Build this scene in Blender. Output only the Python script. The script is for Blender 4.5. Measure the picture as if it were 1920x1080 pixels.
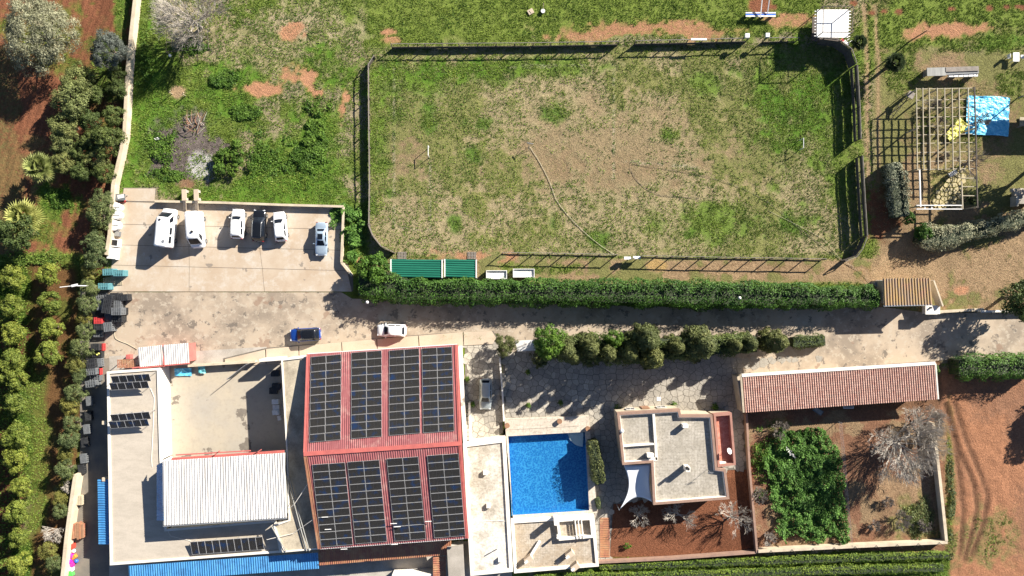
import bpy, bmesh, math, random
import numpy as np
from mathutils import Vector, Matrix
R = math.radians
for o in list(bpy.data.objects): bpy.data.objects.remove(o)
scene = bpy.context.scene
col = scene.collection

# ------------------------------------------------------------------ camera, sky, sun, exposure
H = 96.0                      # drone height in metres, lens looks straight down
F = 1280.0                    # focal length in photo pixels (24 mm equivalent)
cd = bpy.data.cameras.new('camera'); cam = bpy.data.objects.new('camera', cd); col.objects.link(cam)
cam.location = (0, 0, H); cam.rotation_euler = (0, 0, 0)
cd.sensor_width = 36; cd.lens = 24; cd.clip_start = 1; cd.clip_end = 3000
scene.camera = cam
SUN_EL = 27.0
SH = Vector((-0.78, -0.625, 0)).normalized()       # direction shadows fall on the ground
sundir = Vector((-SH.x*math.cos(R(SUN_EL)), -SH.y*math.cos(R(SUN_EL)), math.sin(R(SUN_EL))))
world = bpy.data.worlds.new('World'); scene.world = world; world.use_nodes = True
wn = world.node_tree.nodes; wl = world.node_tree.links
sky = wn.new('ShaderNodeTexSky'); sky.sky_type = 'NISHITA'; sky.sun_disc = False
sky.air_density = .5; sky.dust_density = .2; sky.sun_elevation = R(SUN_EL); sky.sun_rotation = math.atan2(sundir.x, sundir.y)
wl.new(sky.outputs[0], wn['Background'].inputs[0]); wn['Background'].inputs[1].default_value = 0.06
sd = bpy.data.lights.new('sun', 'SUN'); sd.energy = 5.0; sd.angle = R(0.5); sd.color = (1.0, 0.93, 0.82)
sun = bpy.data.objects.new('sun', sd); col.objects.link(sun)
sun.rotation_euler = sundir.to_track_quat('Z', 'Y').to_euler(); sun.location = (60, 50, 80)
scene.view_settings.view_transform = 'Standard'; scene.view_settings.look = 'None'
scene.view_settings.exposure = 1.45; scene.view_settings.gamma = 1
scene.render.engine = 'CYCLES'

# ------------------------------------------------------------------ helpers
def P(px, py, z=0.0):
    k = (H - z) / F
    return Vector(((px - 960) * k, (540 - py) * k, z))
ORD = ['first','second','third','fourth','fifth','sixth','seventh','eighth','ninth','tenth','eleventh','twelfth','thirteenth','fourteenth','fifteenth','sixteenth','seventeenth','eighteenth','nineteenth','twentieth']
def link(o): col.objects.link(o); return o
def tag(o, label=None, cat=None, group=None, kind=None):
    if label: o['label'] = label
    if cat: o['category'] = cat
    if group: o['group'] = group
    if kind: o['kind'] = kind
    return o
def thing(name, label, cat, loc=(0,0,0), rz=0, group=None):
    o = link(bpy.data.objects.new(name, None)); o.location = loc; o.rotation_euler = (0,0,rz)
    o.empty_display_size = .3
    return tag(o, label, cat, group)
def meshobj(name, me, parent=None, m=None):
    if m and not me.materials: me.materials.append(m)
    o = link(bpy.data.objects.new(name, me))
    if parent: o.parent = parent
    return o
def npmesh(name, V, Fc, m=None, tone=None, smooth=False):
    """V (n,3), Fc (k,c) same-size faces"""
    V = np.asarray(V, dtype=np.float32); Fc = np.asarray(Fc, dtype=np.int32)
    me = bpy.data.meshes.new(name); k, c = Fc.shape
    me.vertices.add(len(V)); me.vertices.foreach_set('co', V.ravel())
    me.loops.add(k*c); me.loops.foreach_set('vertex_index', Fc.ravel())
    me.polygons.add(k); me.polygons.foreach_set('loop_start', np.arange(0, k*c, c, dtype=np.int32))
    me.update(calc_edges=True)
    me.polygons.foreach_set('use_smooth', np.full(k, smooth, dtype=bool))
    if tone is not None:
        a = me.attributes.new('tone', 'FLOAT', 'POINT'); a.data.foreach_set('value', np.asarray(tone, dtype=np.float32))
    if m: me.materials.append(m)
    return me
class MB:
    def __init__(s): s.v = []; s.f = []
    def add(s, vs, fs):
        n = len(s.v); s.v += [tuple(v) for v in vs]; s.f += [tuple(i+n for i in f) for f in fs]; return s
    def box(s, c, d, rz=0, M=None):
        hx, hy, hz = d[0]/2, d[1]/2, d[2]/2
        cs, sn = math.cos(rz), math.sin(rz); vs = []
        for x, y, z in ((-1,-1,-1),(1,-1,-1),(1,1,-1),(-1,1,-1),(-1,-1,1),(1,-1,1),(1,1,1),(-1,1,1)):
            X, Y = x*hx, y*hy
            vs.append((c[0]+X*cs-Y*sn, c[1]+X*sn+Y*cs, c[2]+z*hz))
        return s.add(vs, [(3,2,1,0),(4,5,6,7),(0,1,5,4),(1,2,6,5),(2,3,7,6),(3,0,4,7)])
    def bar(s, a, b, w, h=None, up=(0,0,1)):
        a, b = Vector(a), Vector(b); h = h or w; d = (b-a).normalized(); up = Vector(up)
        if abs(d.dot(up)) > .98: up = Vector((0,1,0))
        sx = d.cross(up).normalized()*w/2; sy = sx.cross(d).normalized()*h/2
        vs = [a-sx-sy, a+sx-sy, a+sx+sy, a-sx+sy, b-sx-sy, b+sx-sy, b+sx+sy, b-sx+sy]
        return s.add(vs, [(0,1,2,3),(7,6,5,4),(4,5,1,0),(5,6,2,1),(6,7,3,2),(7,4,0,3)])
    def tube(s, pts, r, n=6):
        pts = [Vector(p) for p in pts]; rs = r if isinstance(r, (list, tuple)) else [r]*len(pts)
        n0 = len(s.v)
        for i, p in enumerate(pts):
            d = (pts[min(i+1,len(pts)-1)] - pts[max(i-1,0)]).normalized()
            up = Vector((0,0,1)) if abs(d.z) < .9 else Vector((1,0,0))
            a = d.cross(up).normalized(); b = a.cross(d).normalized()
            for k in range(n):
                t = 2*math.pi*k/n; s.v.append(tuple(p + (a*math.cos(t)+b*math.sin(t))*rs[i]))
        for i in range(len(pts)-1):
            for k in range(n):
                k2 = (k+1) % n; s.f.append((n0+i*n+k, n0+(i+1)*n+k, n0+(i+1)*n+k2, n0+i*n+k2))
        s.f.append(tuple(n0+k for k in range(n)))
        s.f.append(tuple(n0+(len(pts)-1)*n+k for k in reversed(range(n))))
        return s
    def prism(s, poly, z0, z1):
        """poly: list of (x,y) or (x,y,z) world; z1 None uses own z as top"""
        if sum(poly[i][0]*poly[(i+1)%len(poly)][1]-poly[(i+1)%len(poly)][0]*poly[i][1] for i in range(len(poly))) < 0: poly = poly[::-1]
        n = len(poly)
        vs = [(p[0],p[1],z0) for p in poly] + [(p[0],p[1],p[2] if z1 is None else z1) for p in poly]
        fs = [tuple(reversed(range(n))), tuple(range(n,2*n))] + [(i,(i+1)%n,n+(i+1)%n,n+i) for i in range(n)]
        return s.add(vs, fs)
    def ring(s, outer, inner, z0, z1):
        n = len(outer)
        vs = [(p[0],p[1],z) for z in (z0,z1) for q in (outer,inner) for p in q]
        fs = []
        for i in range(n):
            j = (i+1)%n
            fs += [(i,j,2*n+j,2*n+i), (n+j,n+i,3*n+i,3*n+j), (2*n+i,2*n+j,3*n+j,3*n+i), (j,i,n+i,n+j)]
        return s.add(vs, fs)
    def cyl(s, c, r, h, n=16, r2=None):
        r2 = r if r2 is None else r2
        vs = [(c[0]+r*math.cos(2*math.pi*k/n), c[1]+r*math.sin(2*math.pi*k/n), c[2]) for k in range(n)] + \
             [(c[0]+r2*math.cos(2*math.pi*k/n), c[1]+r2*math.sin(2*math.pi*k/n), c[2]+h) for k in range(n)]
        return s.add(vs, [tuple(reversed(range(n))), tuple(range(n,2*n))] + [(k,(k+1)%n,n+(k+1)%n,n+k) for k in range(n)])
    def sphere(s, c, r, nu=12, nv=8):
        vs = []; fs = []
        rx, ry, rz = r if isinstance(r, tuple) else (r,r,r)
        for j in range(nv+1):
            t = math.pi*j/nv
            for i in range(nu):
                p = 2*math.pi*i/nu; vs.append((c[0]+rx*math.sin(t)*math.cos(p), c[1]+ry*math.sin(t)*math.sin(p), c[2]+rz*math.cos(t)))
        for j in range(nv):
            for i in range(nu):
                i2 = (i+1)%nu; fs.append((j*nu+i,(j+1)*nu+i,(j+1)*nu+i2,j*nu+i2))
        return s.add(vs, fs)
    def mesh(s, name, m, off=None, smooth=False):
        me = bpy.data.meshes.new(name)
        vs = s.v if off is None else [(v[0]-off[0], v[1]-off[1], v[2]-off[2]) for v in s.v]
        me.from_pydata(vs, [], s.f)
        if smooth: me.polygons.foreach_set('use_smooth', [True]*len(me.polygons))
        me.materials.append(m); me.update()
        return me
    def build(s, name, m, parent=None, world=True, smooth=False, bevel=0):
        off = None
        if parent is not None and world:
            off = Vector(parent.location)
            if parent.parent: off = off + Vector(parent.parent.location)
        o = meshobj(name, s.mesh(name, m, off, smooth), parent)
        if bevel:
            b = o.modifiers.new('bevel','BEVEL'); b.width = bevel; b.segments = 2; b.limit_method = 'ANGLE'
        return o
def inset(poly, d):
    """inset a polygon (world xy) by d (CCW or CW handled)"""
    n = len(poly); A = sum(poly[i][0]*poly[(i+1)%n][1]-poly[(i+1)%n][0]*poly[i][1] for i in range(n))
    sg = 1 if A > 0 else -1; out = []
    for i in range(n):
        a, b, c = (Vector((q[0],q[1])) for q in (poly[i-1], poly[i], poly[(i+1)%n]))
        d1 = (b-a).normalized(); d2 = (c-b).normalized()
        n1 = Vector((-d1.y,d1.x))*sg; n2 = Vector((-d2.y,d2.x))*sg
        m = n1+n2; m = m/max(.2, m.dot(n1))
        out.append((b.x+m.x*d, b.y+m.y*d))
    return out
def ccw(poly):
    n = len(poly); A = sum(poly[i][0]*poly[(i+1)%n][1]-poly[(i+1)%n][0]*poly[i][1] for i in range(n))
    return poly if A > 0 else poly[::-1]
def PP(pts, z=0): return [tuple(P(x, y, z)) for x, y in pts]
def copy_tree(o, parent=None):
    c = link(o.copy()); c.parent = parent
    for ch in o.children: copy_tree(ch, c)
    return c
# numpy value noise
def _h(ix, iy, seed):
    h = (ix.astype(np.int64)*374761393 + iy.astype(np.int64)*668265263 + seed*1442695041) & 0xffffffff
    h = ((h ^ (h >> 13)) * 1274126177) & 0xffffffff
    return ((h ^ (h >> 16)) & 0xffff) / 65535.0
def vnoise(x, y, seed=0):
    ix = np.floor(x); iy = np.floor(y); fx = x-ix; fy = y-iy
    fx = fx*fx*(3-2*fx); fy = fy*fy*(3-2*fy)
    a = _h(ix,iy,seed); b = _h(ix+1,iy,seed); c = _h(ix,iy+1,seed); d = _h(ix+1,iy+1,seed)
    return (a*(1-fx)+b*fx)*(1-fy) + (c*(1-fx)+d*fx)*fy
def fbm(x, y, seed=0, o=4):
    s = 0; a = .5; t = 0
    for i in range(o):
        s = s + a*vnoise(x*2**i, y*2**i, seed+i*17); t += a; a *= .55
    return s/t
def sstep(a, b, x):
    t = np.clip((x-a)/(b-a), 0, 1); return t*t*(3-2*t)
def inpoly(X, Y, poly):
    r = np.zeros(X.shape, bool); n = len(poly)
    for i in range(n):
        x1,y1 = poly[i]; x2,y2 = poly[(i+1)%n]
        if y1 == y2: continue
        c = ((y1 > Y) != (y2 > Y)) & (X < (x2-x1)*(Y-y1)/(y2-y1)+x1); r ^= c
    return r
def segdist(X, Y, pts):
    d = np.full(X.shape, 1e9)
    for (x1,y1),(x2,y2) in zip(pts[:-1], pts[1:]):
        L2 = (x2-x1)**2+(y2-y1)**2; t = np.clip(((X-x1)*(x2-x1)+(Y-y1)*(y2-y1))/L2, 0, 1)
        d = np.minimum(d, np.hypot(X-x1-t*(x2-x1), Y-y1-t*(y2-y1)))
    return d

# ------------------------------------------------------------------ materials
class NT:
    def __init__(s, name):
        s.m = bpy.data.materials.new(name); s.m.use_nodes = True
        s.n = s.m.node_tree.nodes; s.l = s.m.node_tree.links; s.b = s.n['Principled BSDF']
        s.geo = None
    def pos(s):
        if not s.geo: s.geo = s.n.new('ShaderNodeNewGeometry')
        return s.geo.outputs['Position']
    def noise(s, scale, detail=4, rough=.6, vec=None, stretch=None):
        n = s.n.new('ShaderNodeTexNoise'); n.inputs['Scale'].default_value = scale
        n.inputs['Detail'].default_value = detail; n.inputs['Roughness'].default_value = rough
        v = vec or s.pos()
        if stretch:
            mp = s.n.new('ShaderNodeMapping'); mp.inputs['Scale'].default_value = stretch; s.l.new(v, mp.inputs[0]); v = mp.outputs[0]
        s.l.new(v, n.inputs['Vector']); return n.outputs[0]
    def voro(s, scale, feature='F1', vec=None):
        n = s.n.new('ShaderNodeTexVoronoi'); n.feature = feature; n.inputs['Scale'].default_value = scale
        s.l.new(vec or s.pos(), n.inputs['Vector']); return n
    def ramp(s, fac, a, b, ca=0, cb=1):
        n = s.n.new('ShaderNodeMapRange'); s.l.new(fac, n.inputs[0])
        for i, v in enumerate((a,b,ca,cb)): n.inputs[i+1].default_value = v
        return n.outputs[0]
    def mix(s, fac, a, b, mode='MIX'):
        n = s.n.new('ShaderNodeMix'); n.data_type = 'RGBA'; n.blend_type = mode
        for k, v in ((0,fac),(6,a),(7,b)):
            if hasattr(v, 'is_linked'): s.l.new(v, n.inputs[k])
            else: n.inputs[k].default_value = v if k == 0 else tuple(v)+(1,)*(4-len(v))
        return n.outputs[2]
    def math(s, op, a, b=None):
        n = s.n.new('ShaderNodeMath'); n.operation = op
        for k, v in enumerate((a,b)):
            if v is None: continue
            if hasattr(v, 'is_linked'): s.l.new(v, n.inputs[k])
            else: n.inputs[k].default_value = v
        return n.outputs[0]
    def attr(s, name):
        n = s.n.new('ShaderNodeAttribute'); n.attribute_name = name; return n
    def bump(s, h, strength=.3, dist=.05):
        n = s.n.new('ShaderNodeBump'); n.inputs['Strength'].default_value = strength; n.inputs['Distance'].default_value = dist
        s.l.new(h, n.inputs['Height']); s.l.new(n.outputs[0], s.b.inputs['Normal'])
    def base(s, c):
        if hasattr(c, 'is_linked'): s.l.new(c, s.b.inputs['Base Color'])
        else: s.b.inputs['Base Color'].default_value = tuple(c)+(1,)
    def rough(s, r): s.b.inputs['Roughness'].default_value = r
def mat(name, c, c2=None, scale=1.5, lo=.4, hi=.65, rough=.8, grain=.18, gscale=14, bump=.15, metal=0, stretch=None, spec=None):
    t = NT(name); c2 = c2 or tuple(x*.8 for x in c)
    b = t.mix(t.ramp(t.noise(scale, 6, .65, stretch=stretch), lo, hi), c, c2)
    g = t.noise(gscale, 3, .7)
    b = t.mix(1.0, b, t.mix(t.ramp(g,.3,.7), (1-grain,)*3, (1+grain*.6,)*3), 'MULTIPLY')
    t.base(b); t.rough(rough); t.b.inputs['Metallic'].default_value = metal
    if spec is not None: t.b.inputs['Specular IOR Level'].default_value = spec
    if bump: t.bump(g, bump, .03)
    return t.m
def gloss(name, c, rough=.3, coat=0, metal=0):
    t = NT(name); t.base(t.mix(t.ramp(t.noise(2.5,3), .35,.7), c, tuple(x*.88 for x in c))); t.rough(rough)
    t.b.inputs['Metallic'].default_value = metal
    t.b.inputs['Coat Weight'].default_value = coat; t.b.inputs['Coat Roughness'].default_value = .08
    return t.m
def leafmat(name, a, b, trans=.25):
    t = NT(name); at = t.attr('tone').outputs['Fac']
    c = t.mix(at, a, b)
    c = t.mix(1.0, c, t.mix(t.ramp(t.noise(.9,2),.35,.65), (.82,.82,.82), (1.12,1.12,1.12)), 'MULTIPLY')
    oi = t.n.new('ShaderNodeObjectInfo').outputs['Random']
    c = t.mix(1.0, c, t.mix(oi, (.84,.88,.9), (1.16,1.10,1.0)), 'MULTIPLY')
    c = t.mix(t.ramp(t.noise(.45,4,.6), .60,.70,0,.45), c, tuple((x+y)*.5*k for x,y,k in zip(a,b,(1.25,.85,.8))))
    t.base(c); t.rough(.6); t.b.inputs['Specular IOR Level'].default_value = .25
    tr = t.n.new('ShaderNodeBsdfTranslucent'); t.l.new(c, tr.inputs[0])
    mx = t.n.new('ShaderNodeMixShader'); mx.inputs[0].default_value = trans
    out = t.n['Material Output']; t.l.new(t.b.outputs[0], mx.inputs[1]); t.l.new(tr.outputs[0], mx.inputs[2]); t.l.new(mx.outputs[0], out.inputs[0])
    return t.m
M = {}
M['concrete'] = mat('concrete', (.50,.41,.31), (.40,.32,.24), .25, .4, .7, .9, .12, 8)
M['concrete_grey'] = mat('concrete_grey', (.42,.38,.33), (.30,.27,.23), .4, .4, .65, .9, .2, 9)
M['old_roof'] = mat('old_roof', (.46,.40,.30), (.22,.185,.135), .3, .48, .70, .95, .2, 6)
M['white_wall'] = mat('white_wall', (.74,.70,.63), (.62,.57,.5), .8, .45, .75, .85, .08, 10)
M['cream_wall'] = mat('cream_wall', (.54,.46,.34), (.40,.33,.24), .8, .4, .7, .9, .15, 8)
M['wall_brown'] = mat('wall_brown', (.30,.19,.14), (.22,.14,.11), 1.2, .4, .7, .9, .2, 9)
M['red_paint'] = mat('red_paint', (.50,.13,.11), (.38,.10,.09), 1, .4, .7, .6, .1, 9)
M['terrace_red'] = M.setdefault('terrace_wall', mat('terrace_wall', (.36,.18,.135), (.28,.14,.11), 1, .4, .7, .85, .15, 9)) and mat('terrace_red', (.48,.17,.115), (.58,.28,.21), 2.2, .45, .62, .8, .15, 8)
M['dark_wood'] = mat('dark_wood', (.07,.055,.045), (.12,.10,.085), 2, .4, .7, .85, .25, 12)
M['grey_wood'] = mat('grey_wood', (.26,.23,.20), (.17,.15,.13), 2, .4, .7, .9, .25, 12)
M['pale_wood'] = mat('pale_wood', (.42,.365,.26), (.32,.28,.2), 2, .4, .7, .85, .15, 12)
M['brown_wood'] = mat('brown_wood', (.30,.16,.09), (.22,.12,.07), 2, .4, .7, .85, .2, 12)
M['bark'] = mat('bark', (.10,.075,.055), (.16,.13,.10), 3, .4, .7, .95, .3, 12)
M['pale_bark'] = mat('pale_bark', (.42,.38,.33), (.28,.25,.21), 2, .4, .7, .95, .2, 12)
M['grey_twig'] = mat('grey_twig', (.17,.145,.125), (.25,.22,.19), 2, .4, .7, .95, .2, 12)
M['steel'] = gloss('steel', (.45,.46,.47), .4, 0, .6)
M['white_metal'] = mat('white_metal', (.72,.71,.69), (.62,.61,.59), .7, .4, .75, .45, .06, 5, .0)
M['white_sheet'] = mat('white_sheet', (.70,.68,.65), (.44,.42,.39), .6, .45, .68, .55, .10, 5, 0, stretch=(3,.25,1))
M['black_metal'] = gloss('black_metal', (.02,.02,.022), .5)
M['tyre'] = mat('tyre', (.018,.018,.018), (.03,.03,.03), 4)
M['glass'] = gloss('glass', (.010,.014,.022), .08); M['glass'].node_tree.nodes['Principled BSDF'].inputs['Specular IOR Level'].default_value = .2
M['lamp_red'] = gloss('lamp_red', (.35,.02,.02), .2)
M['lamp_clear'] = gloss('lamp_clear', (.6,.62,.64), .12)
M['plastic_black'] = mat('plastic_black', (.022,.023,.026), (.045,.047,.05), 3, .4, .7, .5, .15, 10)
M['plastic_grey'] = mat('plastic_grey', (.15,.16,.17), (.10,.105,.11), 3, .4, .7, .55, .15, 10)
M['plastic_teal'] = mat('plastic_teal', (.09,.24,.27), (.12,.28,.31), 3, .4, .7, .55, .12, 10)
M['plastic_red'] = mat('plastic_red', (.50,.05,.05), (.4,.04,.04), 3, .4, .7, .45, .1, 10)
M['tarp_blue'] = mat('tarp_blue', (.06,.42,.74), (.18,.60,.80), 2.5, .4, .65, .4, .15, 8, .5)
M['tarp_yellow'] = mat('tarp_yellow', (.62,.58,.08), (.72,.70,.20), 3, .4, .65, .5, .1, 8, .4)
M['sail'] = mat('sail', (.72,.74,.76), (.66,.68,.71), .6, .4, .7, .7, .04, 9)
M['stone'] = mat('stone', (.36,.33,.28), (.24,.22,.19), .45, .38, .68, .9, .22, 7, .3)
M['stone_pale'] = mat('stone_pale', (.47,.43,.36), (.32,.29,.24), .45, .38, .68, .9, .22, 7, .3)
M['joint'] = mat('joint', (.13,.115,.095), (.18,.16,.13), 1, .4, .7, .95, .3, 10)
M['hose'] = mat('hose', (.52,.47,.34), (.42,.38,.27), 2)
M['paint_white'] = mat('paint_white', (.75,.74,.72), (.66,.65,.63), 2, rough=.5)
M['paver'] = None
def sheetmat(name, a, b, sc, rough=.5, st=(1,.12,1), metal=0.0, c=None):
    t = NT(name)
    x = t.mix(t.ramp(t.noise(sc, 5, .7, stretch=st), .38, .62), a, b)
    if c: x = t.mix(t.ramp(t.noise(.7, 5, .7), .5, .66), x, c)
    t.base(x); t.rough(rough); t.b.inputs['Metallic'].default_value = metal; return t.m
M['barn_red'] = sheetmat('barn_red', (.31,.11,.112), (.235,.075,.08), 1.2, .5, c=(.35,.18,.165))
M['barn_rust'] = sheetmat('barn_rust', (.38,.18,.09), (.29,.11,.075), 1.5, .6, c=(.40,.24,.13))
M['rust_yellow'] = sheetmat('rust_yellow', (.46,.30,.10), (.30,.22,.17), 2.0, .6, (2.5,.25,1), c=(.42,.24,.15))
M['blue_sheet'] = sheetmat('blue_sheet', (.05,.22,.48), (.09,.30,.56), 1.2, .5, c=(.05,.17,.36))
M['green_sheet'] = sheetmat('green_sheet', (.018,.15,.095), (.012,.12,.078), 1.2, .4, (.15,1,1))
M['fibre_grey'] = sheetmat('fibre_grey', (.30,.30,.28), (.20,.20,.19), 2, .8)
def tiles_mat():
    t = NT('terracotta'); at = t.attr('tone').outputs['Fac']
    c = t.mix(at, (.38,.20,.155), (.50,.315,.25)); c = t.mix(t.ramp(t.noise(1.3,5,.7),.5,.7), c, (.35,.235,.185))
    t.base(c); t.rough(.85); t.bump(t.noise(20,3),.2,.02); return t.m
M['terracotta'] = tiles_mat()
def cells_mat(name, c1, c2):
    t = NT(name); tc = t.n.new('ShaderNodeTexCoord')
    b = t.n.new('ShaderNodeTexBrick'); b.offset = 0; b.inputs['Scale'].default_value = 1
    b.inputs['Brick Width'].default_value = .18; b.inputs['Row Height'].default_value = .09
    b.inputs['Mortar Size'].default_value = .006; t.l.new(tc.outputs['Object'], b.inputs['Vector'])
    b.inputs['Color1'].default_value = (*c1,1); b.inputs['Color2'].default_value = (*c2,1); b.inputs['Mortar'].default_value = (.05,.05,.05,1)
    n = t.mix(t.ramp(t.noise(.9,3),.54,.72), b.outputs[0], (.012,.03,.08))
    t.base(n); t.rough(.12); t.b.inputs['Specular IOR Level'].default_value = .35; return t.m
M['cells'] = cells_mat('solar_cells', (.018,.017,.016), (.026,.024,.021))
def paver_mat(name, a, b, size, joint, stain):
    t = NT(name); br = t.n.new('ShaderNodeTexBrick'); br.offset = 0
    br.inputs['Scale'].default_value = 1; br.inputs['Brick Width'].default_value = size; br.inputs['Row Height'].default_value = size
    br.inputs['Mortar Size'].default_value = .02; br.inputs['Color1'].default_value = (*a,1); br.inputs['Color2'].default_value = (*b,1); br.inputs['Mortar'].default_value = (*joint,1)
    t.l.new(t.pos(), br.inputs['Vector'])
    c = t.mix(t.ramp(t.noise(.55,7,.75),.40,.58,0,.95), br.outputs[0], stain)
    c = t.mix(t.ramp(t.noise(3.2,6,.8),.48,.62,0,.7), c, tuple(x*.58 for x in stain))
    t.base(c); t.rough(.92); t.bump(br.outputs[1], .3, -.02); return t.m
M['roof_paver'] = paver_mat('roof_paver', (.46,.42,.36), (.40,.365,.31), .4, (.27,.25,.21), (.31,.28,.23))
M['terrace_paver'] = paver_mat('terrace_paver', (.50,.44,.36), (.44,.38,.31), .33, (.3,.26,.2), (.36,.29,.21))
M['deck'] = paver_mat('deck', (.62,.55,.46), (.55,.49,.41), .8, (.30,.26,.2), (.50,.43,.35))
M['flat_roof'] = mat('flat_roof', (.46,.405,.335), (.38,.335,.275), .5, .4, .7, .9, .10, 6, .15, stretch=(1,3,1))
M['whitewash'] = mat('whitewash', (.66,.61,.53), (.36,.32,.26), .32, .40, .60, .9, .35, 3.5)
def asphalt():
    t = NT('worn_road')
    big = t.noise(.16, 8, .68); fine = t.noise(1.1, 8, .72)
    x = t.mix(t.ramp(big, .40, .56), (.25,.20,.15), (.43,.345,.255))
    x = t.mix(t.ramp(fine, .54, .57, 0, .75), x, (.45,.385,.30))
    x = t.mix(t.ramp(t.noise(.7, 6, .7), .58, .61, 0, .85), x, (.12,.10,.082))
    x = t.mix(t.ramp(t.noise(.33, 5, .6), .63, .66, 0, .7), x, (.24,.15,.10))
    x = t.mix(t.ramp(t.noise(18,3,.7), .3,.7,0,.25), x, (.2,.18,.15))
    t.base(x); t.rough(.9); t.bump(fine, .25, .04); return t.m
M['road'] = asphalt()
def yardmat():
    t = NT('yard_concrete')
    x = t.mix(t.ramp(t.noise(.14,6,.6), .35,.65), (.43,.37,.28), (.35,.32,.275))
    x = t.mix(t.ramp(t.noise(.28,5,.55), .60,.615,0,.85), x, (.12,.10,.082))
    x = t.mix(t.ramp(t.noise(.9,7,.75), .5,.7,0,.5), x, (.27,.24,.20))
    x = t.mix(t.ramp(t.noise(2.5,6,.7), .5,.75,0,.45), x, (.3,.26,.2))
    t.base(x); t.rough(.85); t.bump(t.noise(6,5),.2,.03); return t.m
M['yard'] = yardmat()
def slabmat():
    t = NT('slab_concrete')
    x = t.mix(t.ramp(t.noise(.22,6,.62), .38,.66), (.46,.385,.30), (.385,.295,.21))
    x = t.mix(t.ramp(t.noise(.4,7,.75), .50,.66,0,.8), x, (.50,.46,.40))
    x = t.mix(t.ramp(t.noise(.3,6,.7,stretch=(1,.5,1)), .55,.7,0,.6), x, (.34,.235,.15))
    x = t.mix(t.ramp(t.noise(.5,4,.5), .66,.68,0,.75), x, (.17,.15,.13))
    x = t.mix(t.ramp(t.noise(4,5,.7), .5,.8,0,.4), x, (.33,.26,.18))
    t.base(x); t.rough(.9); t.bump(t.noise(7,5),.2,.03); return t.m
M['slab'] = slabmat()
# leaves
M['l_orchard'] = leafmat('leaf_orchard', (.055,.095,.013), (.26,.30,.055))
M['l_shrub'] = leafmat('leaf_shrub', (.05,.075,.025), (.18,.22,.085))
M['l_yellow'] = leafmat('leaf_yellow', (.10,.105,.025), (.23,.23,.06))
M['l_olive'] = leafmat('leaf_olive', (.10,.11,.065), (.38,.39,.27))
M['l_greyolive'] = leafmat('leaf_grey', (.07,.08,.065), (.20,.215,.18))
M['l_hedge'] = leafmat('leaf_hedge', (.025,.075,.010), (.10,.20,.03))
M['l_dark'] = leafmat('leaf_dark', (.035,.06,.014), (.13,.17,.05))
M['l_conifer'] = leafmat('leaf_conifer', (.04,.055,.015), (.19,.21,.075))
M['l_bright'] = leafmat('leaf_bright', (.04,.10,.012), (.15,.26,.04))
M['l_bramble'] = leafmat('leaf_bramble', (.05,.125,.02), (.17,.33,.07))
M['l_thicket'] = leafmat('leaf_thicket', (.07,.095,.026), (.26,.29,.105))
M['l_vine'] = leafmat('leaf_vine', (.06,.12,.015), (.22,.30,.04))
M['l_palm'] = leafmat('leaf_palm', (.13,.17,.04), (.40,.42,.14))
M['l_palmdark'] = leafmat('leaf_palm_dark', (.03,.05,.02), (.09,.12,.05))
M['l_grass'] = leafmat('leaf_grass', (.065,.13,.016), (.23,.31,.055))
M['l_straw'] = leafmat('leaf_straw', (.23,.21,.10), (.50,.45,.26))
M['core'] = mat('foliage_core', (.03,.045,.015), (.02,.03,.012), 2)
# ------------------------------------------------------------------ ground sheet
ROAD = [(196,548),(640,548),(660,560),(1000,570),(1400,578),(1660,576),(1745,588),(1920,584),(2050,582),(2050,655),(1920,664),(1760,676),(1560,690),(1395,702),(1380,672),(1100,662),(940,660),(930,625),(870,622),(600,648),(500,660),(196,672)]
CARPARK = [(232,352),(293,352),(290,378),(640,388),(642,470),(662,520),(662,546),(210,546),(214,470)]
COURT = [(872,640),(935,640),(1560,672),(1390,690),(1390,770),(1410,1050),(1100,1055),(1100,790),(872,835)]
SIDE = [(150,545),(235,545),(235,690),(205,690),(205,1090),(115,1090),(150,880)]
HARD = [ROAD, CARPARK, COURT, SIDE, [(200,680),(880,640),(960,830),(1125,960),(1130,1090),(200,1090)]]
def wallx(y): return np.interp(y, [0,130,250,345,480,890,1080], [255,238,230,212,200,140,118])
def axis(a, b, st, far):
    core = np.arange(a, b+st/2, st)
    ext = np.concatenate([np.arange(1.2, 45, 1.2), [60, 120, 300, far]])
    return np.concatenate([a-ext[::-1], core, b+ext])
gx = axis(-76, 76, .3, 700); gy = axis(-44, 44, .3, 700)
X, Y = np.meshgrid(gx, gy)
U = 960 + X*F/H; V = 540 - Y*F/H
n1 = fbm(X*.12, Y*.12, 1, 5); n2 = fbm(X*.35+7, Y*.35, 2, 5); n3 = fbm(X*1.1, Y*1.1+3, 3, 4); n4 = fbm(X*.06, Y*.06, 4, 3)
def blob(cx, cy, rx, ry, soft=.55, ns=1.7):
    d = np.hypot((U-cx)/rx, (V-cy)/ry) + (n2-.5)*ns + (n3-.5)*ns*.9
    return 1 - sstep(1-soft, 1+soft*.3, d)
def box(x0, y0, x1, y1, soft=15, ns=30):
    d = np.minimum(np.minimum(U-x0, x1-U), np.minimum(V-y0, y1-V)) + (n2-.5)*ns
    return sstep(-soft/2, soft/2, d)
GREEN = np.array((.135,.185,.036)); LUSH = np.array((.07,.145,.018)); STRAW = np.array((.37,.315,.20)); OLIVE = np.array((.18,.178,.068))
SOIL = np.array((.20,.083,.046)); PINK = np.array((.40,.21,.122)); DUST = np.array((.32,.225,.135)); RED = np.array((.225,.12,.075)); ASH = np.array((.14,.118,.108)); BROWN = np.array((.16,.095,.055))
A = np.empty(X.shape+(3,)); A[:] = GREEN; B = np.empty_like(A); B[:] = OLIVE; Mx = np.full(X.shape, .5)
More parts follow.
